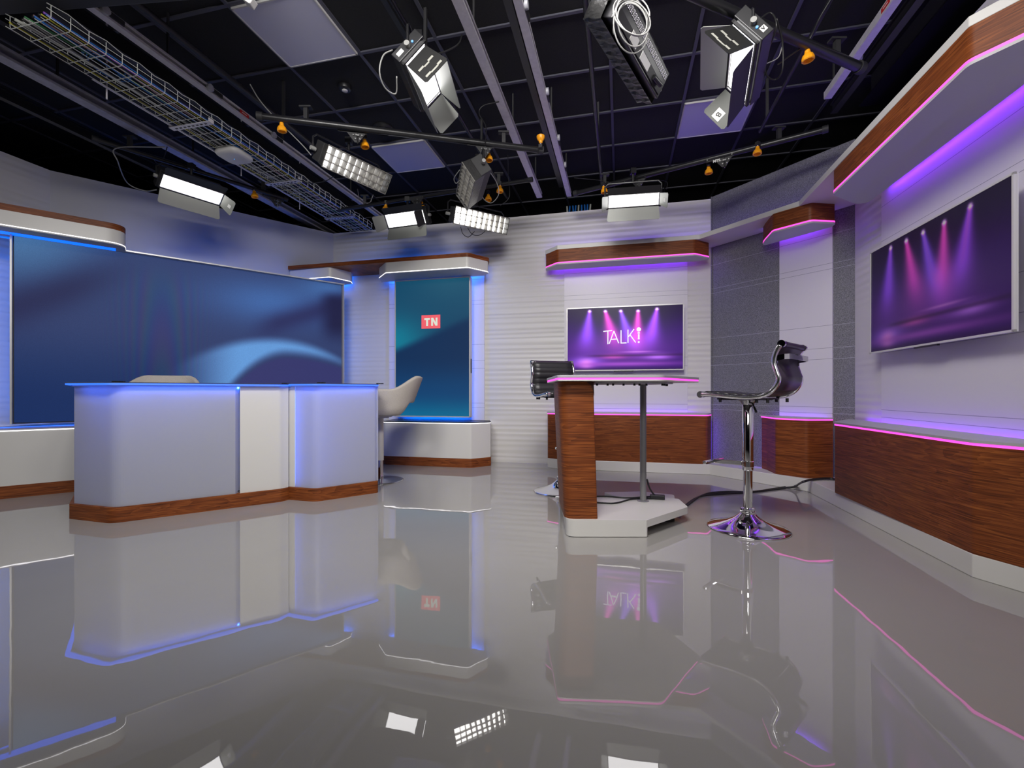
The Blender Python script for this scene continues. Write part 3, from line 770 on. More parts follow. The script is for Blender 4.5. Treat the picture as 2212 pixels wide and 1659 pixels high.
# ------------------------------------------------------------------ wire cable tray
TU0, TU1, TV0, TV1, TZ = -3.43, -3.11, 1.87, 5.3, 2.95
a = UV(TU0, TV0)
t = thing('cable_tray', 'long wire-mesh cable tray running along the ceiling at left', 'tray', (a[0], a[1], TZ), -A)
W = TU1-TU0; Lt = TV1-TV0
m = MB()
for i in range(8): m.tube([(W*i/7, 0, 0), (W*i/7, Lt, 0)], .0022, 5)
for x in (0, W):
    m.tube([(x, 0, .045), (x, Lt, .045)], .0022, 5)
    n = 34; m.tube([(x, Lt*i/n/1., .075+(.012 if i % 2 else -.004)) for i in range(n+1)], .0025, 5)
k = 0.02
while k < Lt:
    m.tube([(0, k, .075), (0, k, .01), (.01, k, -.002), (W-.01, k, -.002), (W, k, .01), (W, k, .075)], .0024, 5); k += .094
obj('wire_mesh', m, WIRE, t, False)
obj('side_rail', MB().box((-.012, Lt/2+.2, .0), (.014, Lt-.5, .006)), GALV, t, False)
for k in (1.02, 2.02, 2.96):
    b = MB().box((W/2, k, -.012), (W+.06, .045, .006)).box((-.03, k, .0), (.006, .045, .03)).box((W+.03, k, .0), (.006, .045, .03))
    br = obj('support_bracket', b, GALV, t, False)
    s = MB()
    for i in range(8): s.box((W*(.06+i*.125), k, -.0155), (.022, .012, .002))
    obj('slots', s, INK, br, False)
for k in (.55, 1.7, 2.5):
    obj('threaded_rod', MB().tube([(-.03, k, -.07), (-.03, k, CEIL-TZ)], .005, 8), GALV, t, False)
cabs = [(.3, WHITECAB, .009, 'thick white cable lying in the wire tray'), (.92, PURPCAB, .006, 'bright purple cable along the right edge of the wire tray'),
        (.86, YELCAB, .004, 'yellow cable lying in the wire tray beside the purple one'), (.12, YELCAB, .005, 'yellow-green cable near the left edge of the wire tray'),
        (.75, PINKCAB, .005, 'pale pink cable lying in the wire tray'), (.66, BLUECAB, .006, 'blue cable lying in the wire tray, right of centre'),
        (.98, BLUECAB, .004, 'blue cable hugging the right side of the wire tray'), (.5, GREENCAB, .006, 'green cable lying in the wire tray'),
        (.42, RUBBER, .009, 'thick black cable lying in the wire tray centre'), (.58, RUBBER, .008, 'black cable lying in the wire tray next to the green one'),
        (.2, RUBBER, .007, 'black cable lying near the left edge of the wire tray'), (.36, GREYCAB, .006, 'grey cable lying in the wire tray beside the white one'),
        (.8, RUBBER, .008, 'black cable lying in the wire tray beside the pink one')]
for i, (fx, mt, r, lab) in enumerate(cabs):
    rnd = random.Random(i*5+1); pts = []
    for k in range(9):
        q = UV(TU0+W*min(.97, max(.03, fx+rnd.uniform(-.10, .10)*(0 if fx > .84 else 1))), TV0+Lt*k/8.); pts.append((q[0], q[1], TZ+.004+r+rnd.uniform(0, .016)))
    cord(pts, r, mt, lab, name='data_cable', group='cables lying in the wire tray', n=5)
# coil of blue network cable
pts = []; q = UV(TU0+.16, TV0+.42)
for i in range(120):
    a2 = i/120*2*math.pi*5; rr = .085+.012*math.sin(i*.3)
    x, y = rr*math.cos(a2)*1.0, rr*1.35*math.sin(a2); w = UV(x, y)
    pts.append((q[0]+w[0], q[1]+w[1], TZ+.02+i*.0003))
single('coiled_cable', MB().tube(pts, .0035, 6), BLUECAB, 'coil of blue network cable lying in the near end of the wire tray', 'cable', smooth=True)
# wifi access point
p = inv(506, 338, 2.92)
t = thing('access_point', 'round-cornered white wireless unit hanging under the wire tray', 'wireless unit', p, -A)
pl = rpoly([(-.12, -.12), (.12, -.12), (.12, .12), (-.12, .12)], .075, 8)
m = MB(); n = len(pl)
lev = [(.93, .03), (1., .012), (1., .0), (.93, -.012), (.7, -.02), (.3, -.023)]
vs = [(x*s, y*s, zz) for s, zz in lev for x, y in pl]
fs = [(i*n+k, i*n+(k+1) % n, (i+1)*n+(k+1) % n, (i+1)*n+k)[::-1] for i in range(len(lev)-1) for k in range(n)]+[tuple(range(n)), tuple((len(lev)-1)*n+k for k in range(n))[::-1]]
m.add(vs, fs); obj('shell', m, PLASTIC, t, False, True)
obj('status_dot', MB().lathe([(.004, -.0235), (.004, -.025)], (0, 0, 0), 10), E_DOT, t, False)
obj('mount', MB().box((0, 0, .045), (.08, .08, .04)), BLKMAT, t, False)
# back junction plate and blue cable bundle on the black wall
def VB(u, v, z): q = UV(u, v); return Vector((q[0], q[1], z))
kx = VB(-.96, 6.35, 3.0)
m = MB(); single('junction_box', MB().box(kx, (.22, .06, .34)).box(kx+Vector((-.02, -.04, .03)), (.12, .03, .2)), GALVD, 'grey junction box above the back wall by the blue cables', 'box', bevel=.004)
for i in range(9):
    x0 = -.72+i*.04; rnd = random.Random(i)
    cord([VB(x0, 6.3, 3.42), VB(x0+rnd.uniform(-.02, .02), 6.28, 3.2), VB(x0+rnd.uniform(-.02, .02), 6.3, 3.0), VB(x0, 6.3, 2.8)], .012, BLUECAB if i % 4 else WHITECAB,
         'blue cable in the vertical bundle above the back wall' if i % 4 else 'white cable in the vertical bundle above the back wall', name='bundle_cable', group='cable bundle above the back wall')

# ------------------------------------------------------------------ news side: video wall, canopies, cabinets
OL = .55
E0 = C1+NL*OL+LD*-.089*1; E0 = Vector((-2.110, 5.646, 0)); LDr = -LD          # LDr points to the right end
Lw = 2.76; Hh = 1.58; zt = 2.175
TLp = E0+LD*Lw
t = thing('video_wall', 'huge LED video wall showing blue waves behind the news desk', 'screen', (TLp.x, TLp.y, .595), math.atan2(LDr.y, LDr.x))
obj('cabinet', MB().box((Lw/2, .05, Hh/2), (Lw+.02, .09, Hh+.02)), BLKMAT, t, False)
def ss(a, b, x): tt = np.clip((x-a)/(b-a), 0, 1); return tt*tt*(3-2*tt)
def mixc(c, d, f): return c*(1-f[..., None])+np.array(d)*f[..., None]
def led(u, v):
    c = np.zeros(u.shape+(3,))+np.array([46, 60, 104.])
    c = mixc(c, (16, 42, 92), ss(.4, .9, v)*(1-ss(.25, .6, u)))
    c = mixc(c, (70, 112, 158), np.exp(-((u/.2)**2+((v+.0)/.26)**2))*.95)
    dl = np.abs(v-(.38-1.05*u)); c = mixc(c, (34, 36, 74), np.exp(-(dl/.12)**2)*(1-ss(.1, .36, u))*.8)
    c = mixc(c, (64, 104, 168), np.exp(-(((u-.72)/.24)**2+((v-.2)/.16)**2))*.9)
    c = mixc(c, (70, 118, 182), np.exp(-(((u-.95)/.13)**2+((v-.05)/.10)**2))*.7)
    # dark wedge to upper right
    wl = .43-(u-.62)*.75; f = np.exp(-((v-wl)/.085)**2)*ss(.6, .75, u); c = mixc(c, (38, 42, 88), f*.9)
    c = mixc(c, (26, 28, 66), ss(.88, .97, u)*(1-ss(.3, .5, v))*ss(.03, .14, v))
    # bright swoosh
    top = np.where(u < .74, .43+.55*(.74-u)**2*3.2, .43+(u-.74)**2*1.9)
    bot = np.where(u < .78, .575+(.78-u)**2*5.5, .575+(u-.78)**2*1.2)
    f = ss(-.01, .075, v-top)*(1-ss(-.075, .012, v-bot))*ss(.36, .62, u)
    c = mixc(c, (98, 152, 214), f)
    f = ss(-.005, .03, v-bot)*ss(.46, .56, u); c = mixc(c, (50, 52, 104), f)
    c = mixc(c, (58, 66, 124), ss(.8, 1, v)*ss(.8, 1., u)*.6)
    # faint moire fringes
    cx = .36+.0*u; rr = np.abs(u-cx)*(3.2+2*v)-.18*(1-v); env = np.exp(-((u-cx)/.12)**2)*ss(.0, .25, v)
    q = (u-cx)*(u-cx)*1500/(1.15-v*.55)-v*9
    c[..., 0] += np.sin(q)*env*6; c[..., 1] += np.sin(q+2.1)*env*5; c[..., 2] += np.sin(q+4.2)*env*4
    return c*1.0
picture('display', t, (TLp.x, TLp.y, zt), tuple(LDr), (0, 0, -1), Lw, Hh, 300, 170, led, screen_mat('video_wall_picture', 1.0, .24))
e = MB().box((Lw/2, -.004, Hh+.008), (Lw+.03, .1, .012)).box((-.012, -.004, Hh/2), (.012, .1, Hh+.02)).box((Lw+.008, -.004, Hh/2), (.008, .1, Hh+.02))
obj('edge_trim', e, FRAMEW, t, False)
# blue LED tape behind the video wall
for nm, c, sz in (('back_light', (Lw/2, .15, Hh-.05), (Lw*.9, .012, .02)), ('back_light', (Lw/2, .15, .03), (Lw*.9, .012, .02)),
                  ('back_light', (.06, .15, Hh/2), (.02, .012, Hh*.9)), ('back_light', (Lw-.05, .15, Hh/2), (.02, .012, Hh*.5))):
    obj(nm, MB().box(c, sz), E_BLUE2, t, False)
legs = MB()
for x in (.4, Lw/2, Lw-.4): legs.box((x, .18, -.3), (.06, .1, .59))
obj('stand', legs, BLKMAT, t, False)

FL = C1+NL*.8                                         # front line of cabinet and canopy
def LP(s, off): q = C1+NL*off+LD*s; return (q.x, q.y)
# canopy over the left end of the video wall
def box_thing(name, lab, cat, layers, group=None):
    o = layers[0][1][0]; t = thing(name, lab, cat, (sum(p[0] for p in o)/len(o), sum(p[1] for p in o)/len(o), min(l[2] for l in layers)), 0, group)
    for nm, poly, z0, z1, mat, bev in layers: obj(nm, MB().prism(poly, z0, z1), mat, t, True, bevel=bev)
    return t
def layered(name, lab, cat, poly, layers, group=None):
    cx = sum(p[0] for p in poly)/len(poly); cy = sum(p[1] for p in poly)/len(poly)
    t = thing(name, lab, cat, (cx, cy, min(l[1] for l in layers)), 0, group)
    for nm, z0, z1, off, mat, bev in layers:
        obj(nm, MB().prism(offs(poly, off) if off else poly, z0, z1), mat, t, True, 'auto', bevel=bev)
    return t
WE = lambda off: isect(C1+NL*off, LD, C0+Vector((.01, 0, 0)), V)
canL = rpoly([LP(2.13, .8), WE(.8), WE(.30), LP(2.13, .30)], [.14, 0, 0, 0], 8)
tc_ = layered('overhead_canopy', 'white and wood trimmed canopy above the left end of the video wall', 'canopy', canL,
        [('fascia', 2.195, 2.312, 0, WHITE, 0), ('wood_trim', 2.312, 2.365, 0, WOOD, 0), ('light_strip', 2.189, 2.195, .002, E_WHITE, 0), ('soffit', 2.178, 2.189, 0, SOFFIT, 0)])
b_ = MB(); q0 = C1+NL*.45+LD*2.3; q1_ = C1+NL*.45+LD*3.4
b_.bar((q0.x, q0.y, 2.172), (q1_.x, q1_.y, 2.172), .02, .008); obj('blue_light_tape', b_, E_BLUEE, tc_)
b_ = MB(); q0 = C1+NL*.60+LD*2.2; q1_ = C1+NL*.60+LD*3.9
b_.bar((q0.x, q0.y, 2.1765), (q1_.x, q1_.y, 2.1765), .09, .003); obj('blue_light_tape', b_, E_BLUEE, tc_)
obj('wall_mount', MB().prism([LP(2.4, .45), LP(2.7, .45), LP(2.7, .0), LP(2.4, .0)], 2.24, 2.33), BLKMAT, tc_)
cabL = rpoly([LP(.6, .8), WE(.8), WE(.06), LP(.6, .06)], [.14, 0, 0, 0], 8)
tc_ = layered('low_cabinet', 'long low white cabinet with wood kick below the video wall', 'cabinet', cabL,
        [('body', .10, .538, 0, WHITE, 0), ('kick_board', .0, .10, .004, WOOD, 0), ('light_strip', .538, .545, .002, E_WHITE, 0), ('top', .545, .553, 0, LGREY, 0)])
q0 = C1+NL*.60+LD*.8; q1_ = C1+NL*.60+LD*3.3
obj('blue_light_tape', MB().bar((q0.x, q0.y, .56), (q1_.x, q1_.y, .56), .012, .006), E_BLUEE, tc_)

def BP(t_, off): q = B0+U*t_+NB*off; return (q.x, q.y)
# wood shelf with hanging white boxes over the tall screen
shelf = [(-2.80, 5.70), (-.50, 5.156), (-.267, 5.36), (-.30, 5.60), (-2.36, 6.09)]
shelf = rpoly(shelf, [0, .05, .05, 0, 0], 5)
single('canopy_shelf', MB().prism(shelf, 2.388, 2.433), WOOD, 'long walnut shelf above the tall teal screen, reaching the video wall', 'shelf')
bx = rpoly([(-.50, 5.156), (-.267, 5.36), BP(-.29, .13), BP(-1.64, .13), (-1.643, 5.634), (-1.495, 5.393)], [.06, .06, 0, 0, .05, .06], 6)
cb = layered('canopy_box', 'white light box under the walnut shelf, directly above the tall teal screen', 'canopy', bx,
        [('fascia', 2.270, 2.388, 0, WHITE, 0), ('light_strip', 2.263, 2.270, .002, E_WHITE, 0), ('soffit', 2.256, 2.263, 0, SOFFIT, 0)], 'white light boxes under the walnut shelf')
o1 = BP(-1.6, .06); o2 = BP(-.33, .06)
obj('blue_light_tape', MB().bar((*o1, 2.33), (*o2, 2.33), .02, .006), E_BLUE, cb)
bx = rpoly([(-2.80, 5.75), (-2.228, 5.584), (-2.055, 5.819), BP(-2.07, .12), BP(-2.36, .12)], [0, .06, .05, 0, 0], 6)
cb = layered('canopy_box', 'smaller white light box under the walnut shelf, at the video wall corner', 'canopy', bx,
        [('fascia', 2.270, 2.388, 0, WHITE, 0), ('light_strip', 2.263, 2.270, .002, E_WHITE, 0), ('soffit', 2.256, 2.263, 0, SOFFIT, 0)], 'white light boxes under the walnut shelf')
obj('blue_light_tape', MB().bar((*BP(-2.35, .05), 2.33), (*BP(-2.16, .05), 2.33), .02, .006), E_BLUE, cb)

cab = rpoly([(-1.545, 5.405), (-.465, 5.148), (-.247, 5.309), (-.275, 5.6), (-1.50, 5.90)], [.10, .04, .02, 0, 0], 6)
tc_ = layered('low_cabinet', 'low white cabinet with wood kick under the tall teal screen', 'cabinet', cab,
        [('body', .101, .495, 0, WHITE, 0), ('kick_board', .0, .101, .004, WOOD, 0), ('light_strip', .495, .502, .002, E_WHITE, 0), ('top', .502, .512, .002, BLKMET, 0)])

def tv(name, lab, O, Dv, N, t0, t1, z0, z1, off, th, fn, mat, nx=220, ny=124, bez=.012, backlight=None, sensor=True):
    """O wall origin, Dv direction to the right as seen, N normal towards room"""
    P = O+Dv*t0+N*off; w = t1-t0; h = z1-z0
    t = thing(name, lab, 'screen', (P.x, P.y, z0), math.atan2(Dv.y, Dv.x))
    hs = MB().box((w/2, min(th, .07 if not sensor else .012)/2+.003, h/2), (w-.004, min(th, .07 if not sensor else .012), h-.004))
    if sensor: hs.box((w/2, th/2+.003, h/2), (w*.8, th, h*.75))
    obj('housing', hs, FRAMEW, t, False)
    picture('display', t, (P.x+Dv.x*bez+N.x*.001, P.y+Dv.y*bez+N.y*.001, z1-bez), tuple(Dv), (0, 0, -1), w-2*bez, h-2*bez, nx, ny, fn, mat)
    fr = MB()
    for x in (bez/2, w-bez/2): fr.box((x, .0, h/2), (bez, .012, h))
    for zz in (bez/2, h-bez/2): fr.box((w/2, .0, zz), (w, .012, bez))
    obj('bezel', fr, FRAMEW, t, False)
    if sensor: obj('sensor_bar', MB().box((w*.5, -.002, -.006), (w*.17, .014, .010)), BLKMET, t, False)
    obj('wall_bracket', MB().box((w/2, (off+th)/2, h/2), (w*.3, max(.01, off-th-.02), h*.3)), BLKMAT, t, False)
    if backlight:
        for c, sz in (((.16, th+.012, h/2), (.012, .01, h*.85)), ((w-.20, th+.012, h/2), (.012, .01, h*.85)), ((w/2, th+.012, .05), (w*.85, .01, .012)), ((w/2, th+.012, h-.05), (w*.85, .01, .012))):
            obj('back_light', MB().box(c, sz), backlight, t, False)
    return t
def teal(u, v):
    c = np.zeros(u.shape+(3,))+np.array([16, 78, 112.])
    c = mixc(c, (34, 96, 124), np.exp(-(((u-.75)/.5)**2+((v-.0)/.16)**2))*.8)
    c = mixc(c, (6, 132, 160), np.exp(-(((u+.05)/.45)**2+((v-.44)/.17)**2)))
    line = .51-.22*u; c = mixc(c, (4, 48, 92), ss(-.035, .045, v-line))
    c = mixc(c, (4, 70, 122), ss(.55, .85, v)); c = mixc(c, (4, 118, 160), ss(.82, 1.02, v)*.9)
    c = mixc(c, (2, 44, 86), np.exp(-(((u-.95)/.35)**2+((v-.42)/.1)**2))*.5)
    return c*.9
T1 = tv('portrait_screen', 'tall portrait screen with red TN logo on teal picture', B0, U, NB, -1.421, -.431, .550, 2.245, .20, .07, teal,
        screen_mat('teal_screen_picture', 1.0, .06), 120, 200, .014, E_BLUE, False)
w_ = .99
def on_tv(w, h): return None
obj('logo_block', MB().box((w_*.5-.01, -.006, (2.245-.55)*.688), (.245, .004, .165)), E_RED, T1, False)
lx, lz = w_*.5-.01, (2.245-.55)*.688; lm = MB()
# T
lm.box((lx-.048, -.010, lz+.034), (.072, .003, .022)); lm.box((lx-.048, -.010, lz-.008), (.024, .003, .084))
# N
lm.box((lx+.018, -.010, lz-.002), (.022, .003, .096)); lm.box((lx+.076, -.010, lz-.002), (.022, .003, .096))
lm.add([(lx+.009, -.0115, lz+.046), (lx+.033, -.0115, lz+.046), (lx+.085, -.0115, lz-.05), (lx+.061, -.0115, lz-.05),
        (lx+.009, -.0085, lz+.046), (lx+.033, -.0085, lz+.046), (lx+.085, -.0085, lz-.05), (lx+.061, -.0085, lz-.05)],
       [(0, 3, 2, 1), (4, 5, 6, 7), (0, 1, 5, 4), (1, 2, 6, 5), (2, 3, 7, 6), (3, 0, 4, 7)])
obj('lettering', lm, E_LOGO, T1, False)
obj('side_port', MB().box((.994, .03, .62), (.004, .02, .17)), BLKMET, T1, False)

# ------------------------------------------------------------------ talk side: shelf, canopies, cabinets, screens
def stage(dim, beams=1.):
    def fn(u, v):
        c = np.zeros(u.shape+(3,))+np.array([50, 18, 98.])*(.55+.45*ss(0, .5, v)[..., None])
        c = mixc(c, (92, 44, 140), np.exp(-(((u-.45)/.4)**2+((v-.62)/.25)**2))*.55)
        add = np.zeros_like(c)
        for bx0, by0, sl, col, wd in ((.20, .045, -.06, (128, 70, 220), 1.), (.34, .055, .16, (225, 60, 150), 1.), (.475, .06, .17, (120, 75, 215), .8), (.625, .07, -.02, (225, 65, 150), .8), (.785, .05, -.12, (150, 70, 225), 1.)):
            d = v-by0; cx = bx0+sl*d; w = .016+.15*wd*d
            f = np.exp(-((u-cx)/np.maximum(w, .004))**2*1.4)*(d > 0)*(1-ss(.35, .85, d))*(.35+.65*np.exp(-d*2.2))
            add += np.array(col)*f[..., None]*1.05
            add += np.array((245, 200, 255))*(np.exp(-(((u-bx0)/.014)**2+((v-by0)/.02)**2)))[..., None]
        c = c+add*beams*1.15; c = mixc(c, (118, 52, 168), np.exp(-(((u-.45)/.5)**2+((v-.7)/.2)**2))*.5)
        for ex, ey, ew, eh, col in ((.17, .87, .16, .085, (150, 90, 240)), (.17, .90, .07, .07, (240, 140, 240)), (.41, .79, .12, .035, (200, 80, 190)), (.79, .80, .13, .045, (190, 110, 250)), (.62, .72, .14, .012, (190, 110, 220)), (.5, .91, .5, .035, (150, 70, 190))):
            f = np.exp(-(((u-ex)/ew)**2*1.2+((v-ey)/eh)**2)); c = mixc(c, col, f*.95)
        c = mixc(c, (44, 16, 66), np.exp(-(((v-.775)/.02)**2))*.6*ss(.1, .3, u)); c = mixc(c, (40, 16, 60), ss(.95, 1., v)*.5)
        return np.clip(c, 0, 255)*dim
    return fn
T2 = tv('talk_screen', 'wall screen with glowing TALK lettering and purple spotlights', B0, U, NB, .713, 1.995, 1.097, 1.825, .12, .05, stage(1.), screen_mat('talk_screen_picture', 1.25), backlight=None)
w2, h2 = 1.282, .728
def SP(u, v): return Vector((w2*u, -.006, h2*(1-v)))
tm = MB(); sw = .0115
def stroke(a, b, w=sw):
    a, b = SP(*a), SP(*b); tm.bar(a, b, w, .003, Vector((0, 1, 0)))
def pos(x, y): return (x, y)
t_, b_l = .375, .575
stroke((.325, t_+.012), (.402, t_)); stroke((.365, t_+.005), (.365, b_l+.012))
stroke((.376, b_l+.008), (.417, t_+.01)); stroke((.417, t_+.01), (.458, b_l)); stroke((.39, .515), (.445, .51))
stroke((.478, t_), (.478, b_l)); stroke((.474, b_l), (.525, b_l-.002))
stroke((.537, t_-.005), (.537, b_l-.002)); stroke((.541, .48), (.588, t_-.01)); stroke((.556, .455), (.602, b_l-.004))
mic = SP(.628, .372)
tm.lathe([(.0, -.002), (.024, -.002), (.024, .002), (.0, .002)], mic, 20, Matrix.Rotation(math.pi/2, 3, 'X'))
tm.box(SP(.628, .425), (.024, .003, .016)); tm.box(SP(.628, .475), (.018, .003, .045)); tm.box(SP(.628, .515), (.022, .003, .012))
tm.lathe([(.0, -.002), (.011, -.002), (.011, .002), (.0, .002)], SP(.628, .565), 16, Matrix.Rotation(math.pi/2, 3, 'X'))
obj('lettering', tm, E_TEXT, T2, False)
T3 = tv('spotlight_screen', 'large wall screen at right showing five purple and pink spotlights', C3, -V, NR, .505, 1.79, 1.138, 1.897, .12, .05, stage(.62), screen_mat('right_screen_picture', 1.))
for o in KIDS(T3):
    pass

# continuous white shelf
OBc, OGc, ORc = .34, .37, .45
s1 = isect(B0+NB*OBc, U, C2+NG*OGc, G); s2 = isect(C2+NG*OGc, G, C3+NR*ORc, V)
r_far = Vector((1.993, 1.991, 0)); rr2 = r_far+Vector((.46, -.88, 0))*.42
wl0 = C3-V*2.45
sh = [(.385, 5.27), (.505, 5.081), s1, s2, (r_far.x, r_far.y), (rr2.x, rr2.y), (wl0.x-.02, wl0.y), (C3.x-.004, C3.y), (C2.x-.004, C2.y-.004), (.405, 5.44)]
single('overhead_shelf', MB().prism(sh, 2.445, 2.492), WHITE, 'continuous white shelf running above the wooden canopies on the purple side', 'shelf', bevel=.003)
def canopy(lab, poly, tape):
    t = layered('wood_canopy', lab, 'canopy', poly, [('wood_fascia', 2.303, 2.445, 0, WOOD, 0), ('light_strip', 2.290, 2.303, .003, E_PINK, 0), ('soffit', 2.276, 2.290, .002, SOFFIT, 0)], 'walnut canopies with pink light strips')
    for a, b in tape: obj('purple_light_tape', MB().bar((*a, 2.36), (*b, 2.36), .02, .006), E_PURPLE, t)
    return t
canopy('walnut canopy with pink strip above the TALK screen', rpoly([(.392, 5.265), (.505, 5.081), (1.902, 4.748), (2.12, 4.869), BP(2.14, .12), BP(.475, .12)], [.03, .05, .05, .03, 0, 0], 5),
       [(BP(.55, .05), BP(2.05, .05))])
def GP(t_, off): q = C2+G*t_+NG*off; return (q.x, q.y)
def RP(t_, off): q = C3-V*t_+NR*off; return (q.x, q.y)
canopy('small walnut canopy with pink strip on the grey angled wall', rpoly([(2.391, 4.308), (2.331, 4.072), (2.514, 3.831), (2.735, 3.855), GP(1.22, .11), GP(.62, .11)], [.03, .05, .05, .03, .02, .03], 5),
       [(GP(.72, .05), GP(1.12, .05))])
canopy('long walnut canopy with pink strip above the large right screen', rpoly([(2.316, 3.287), (r_far.x, r_far.y), (rr2.x, rr2.y), RP(2.36, .12), RP(.50, .13), (2.612, 3.451)], [.04, .06, 0, 0, .05, .05], 6),
       [(RP(.55, .06), RP(2.3, .06))])
def talkcab(lab, poly, tape):
    t = layered('walnut_cabinet', lab, 'cabinet', poly, [('wood_front', .107, .606, 0, WOOD, 0), ('light_strip', .606, .619, .003, E_PINK, 0), ('top', .619, .632, .008, LGREY, 0)], 'walnut cabinets with pink light strips')
    for a, b in tape: obj('purple_light_tape', MB().bar((*a, .585), (*b, .585), .014, .005), E_PURPLE, t)
    return t
talkcab('low walnut cabinet with pink strip under the TALK screen', rpoly([(.405, 5.18), (.535, 5.066), (bp[0]-.02, bp[1]+.008), (2.128, 4.865), BP(2.15, .09), BP(.495, .09)], [.03, .04, .05, .03, 0, 0], 5),
        [(BP(.6, .05), BP(2.1, .05))])
talkcab('narrow walnut cabinet with pink strip against the grey angled wall', rpoly([(2.45, 4.39), (2.407, 4.163), (2.555, 3.95), (2.80, 3.965), GP(1.20, .08), GP(.60, .08)], [.04, .05, .05, .03, 0, 0], 5),
        [(GP(.70, .045), GP(1.15, .045))])
wl1 = C3-V*2.48+NR*.02
talkcab('long walnut cabinet with pink strip under the large right screen', rpoly([(2.401, 3.391), (end_r[0]+.004, end_r[1]), (q1.x-.05, q1.y+.07), RP(2.36, .10), RP(.14, .10), (2.79, 3.76)], [.0, .06, 0, 0, 0, .05], 7),
        [(RP(.2, .05), RP(2.2, .05))])
# vertical purple light tape in the corner of the grey wall, behind the cabinets
for q_, lab in ((GP(.635, .04), 'vertical purple light tape behind the left edge of the narrow walnut cabinet'), (BP(2.17, .03), 'vertical purple light tape behind the right end of the TALK screen cabinet')):
    single('light_tape', MB().bar((*q_, .115), (*q_, .58), .012, .008, Vector((1, 0, 0))), E_PURPLE, lab, 'light')
for a_, b_q, z_, m_, lab in ((BP(.5, .10), BP(2.2, .10), 2.497, E_PURPLE2, 'purple light tape on top of the white shelf above the TALK screen'),
                     (GP(.05, .12), GP(1.25, .12), 2.497, E_PURPLE2, 'purple light tape on top of the white shelf along the grey wall'),
                     (RP(.1, .15), RP(1.8, .15), 2.497, E_PURPLE2, 'purple light tape on top of the white shelf along the right wall'),
                     (BP(-2.2, .12), BP(-.45, .12), 2.438, E_BLUE2, 'blue light tape on top of the walnut shelf')):
    single('light_tape', MB().bar((*a_, z_), (*b_q, z_), .014, .006), m_, lab, 'light')

# ------------------------------------------------------------------ news desks
def ext(p, q, f): return (p[0]+(q[0]-p[0])*f, p[1]+(q[1]-p[1])*f)
FD = Vector((.7604, .6494, 0)); BD = Vector((-.6494, .7604, 0))
def desk(lab, P, split, white_side, blue_vert):
    """P: floor outline front points in order: left-back-side..., all xy; last two close behind"""
    cx = sum(p[0] for p in P)/len(P); cy = sum(p[1] for p in P)/len(P)
    t = thing('news_desk', lab, 'desk', (cx, cy, 0), 0, 'news desk units')
    return t
# desk one
D1 = [(-2.983, 3.072), (-2.60, 2.957), (-1.80, 3.545), (-1.765, 3.62), (-2.16, 4.12), (-3.36, 3.52)]
t = desk('larger left news desk unit with frosted front and white right panel', D1, 0, 0, 0)
obj('kick_board', MB().prism(rpoly(D1, [.01, .10, .06, .02, .02, .02], 8), .0, .10), WOOD, t, True, 'auto')
inn = offs(rpoly(D1, [.01, .10, .06, .02, .02, .02], 8), -.02)
def wallstrip(poly_pts, z0, z1, th):
    m = MB(); n = len(poly_pts); P_ = [Vector((*p, 0)) for p in poly_pts]
    vs = []
    for i, p in enumerate(P_):
        tt = (P_[min(i+1, n-1)]-P_[max(i-1, 0)]).normalized(); nn = Vector((tt.y, -tt.x, 0))
        for s in (0, -th):
            for zz in (z0, z1): vs.append((p+nn*s)+Vector((0, 0, zz)))
    fs = []
    for i in range(n-1):
        a = i*4; b = a+4
        fs += [(a, b, b+1, a+1), (a+2, a+3, b+3, b+2), (a+1, b+1, b+3, a+3), (a, a+2, b+2, b)]
    fs += [(0, 1, 3, 2), ((n-1)*4, (n-1)*4+2, (n-1)*4+3, (n-1)*4+1)]
    return m.add(vs, fs)
def between(pts, x0, x1):
    """resample front line pts to those with X in [x0,x1]"""
    out = []
    for i in range(len(pts)-1):
        a, b = pts[i], pts[i+1]
        for k in range(60):
            q = ext(a, b, k/60.)
            if x0 <= q[0] <= x1: out.append(q)
    q = pts[-1]
    if x0 <= q[0] <= x1: out.append(q)
    return out
front1 = rpoly([(-3.33, 3.50), (-2.965, 3.088), (-2.595, 2.98), (-1.81, 3.557), (-1.775, 3.62), (-2.15, 4.10)], [0, .01, .12, .06, .0, 0], 8)
i_l = between(front1[1:], -2.97, -2.04)
i_r = [p for p in between(front1, -2.035, -1.70) if p[1] < 3.63]
obj('frosted_panel', wallstrip(i_l, .10, .90, .006), FROST, t, True, 'auto')
obj('white_panel', wallstrip(i_r, .10, .90, .02), WHITE, t, True, 'auto')
obj('side_panel', wallstrip([(-3.34, 3.50), (-2.975, 3.10)], .10, .90, .015), WHITE, t, True)
obj('inner_back', wallstrip([(-2.16, 3.98), (-3.22, 3.40)][::-1], .10, .88, .01), LGREY, t, True)
top1 = rpoly([(-2.99, 3.05), (-2.60, 2.925), (-1.79, 3.525), (-1.755, 3.62), (-2.15, 4.13), (-3.37, 3.52)], [.01, .06, .05, .02, .05, .05], 6)
obj('under_top', MB().prism(offs(top1, -.03), .893, .901), WHITE, t)
obj('edge_light', MB().prism(top1, .901, .912), E_BLUEE, t)
obj('glass_top', MB().prism(offs(top1, .001), .912, .918), GLASS, t)
obj('inner_light', MB().bar((-2.86, 3.12, .885), (-2.56, 3.05, .885), .02, .01).bar((-2.56, 3.05, .885), (-2.05, 3.42, .885), .02, .01), E_BLUEI, t)
obj('inner_post', MB().box((-2.38, 3.32, .49), (.04, .04, .78)), LGREY, t)
obj('loose_cord', MB().tube(shade_curve((-2.21, 3.315, .16), (-2.17, 3.32, .12), (-2.10, 3.37, .108), (-2.04, 3.42, .115), n=6), .0035, 6), RUBBER, t, True, True)
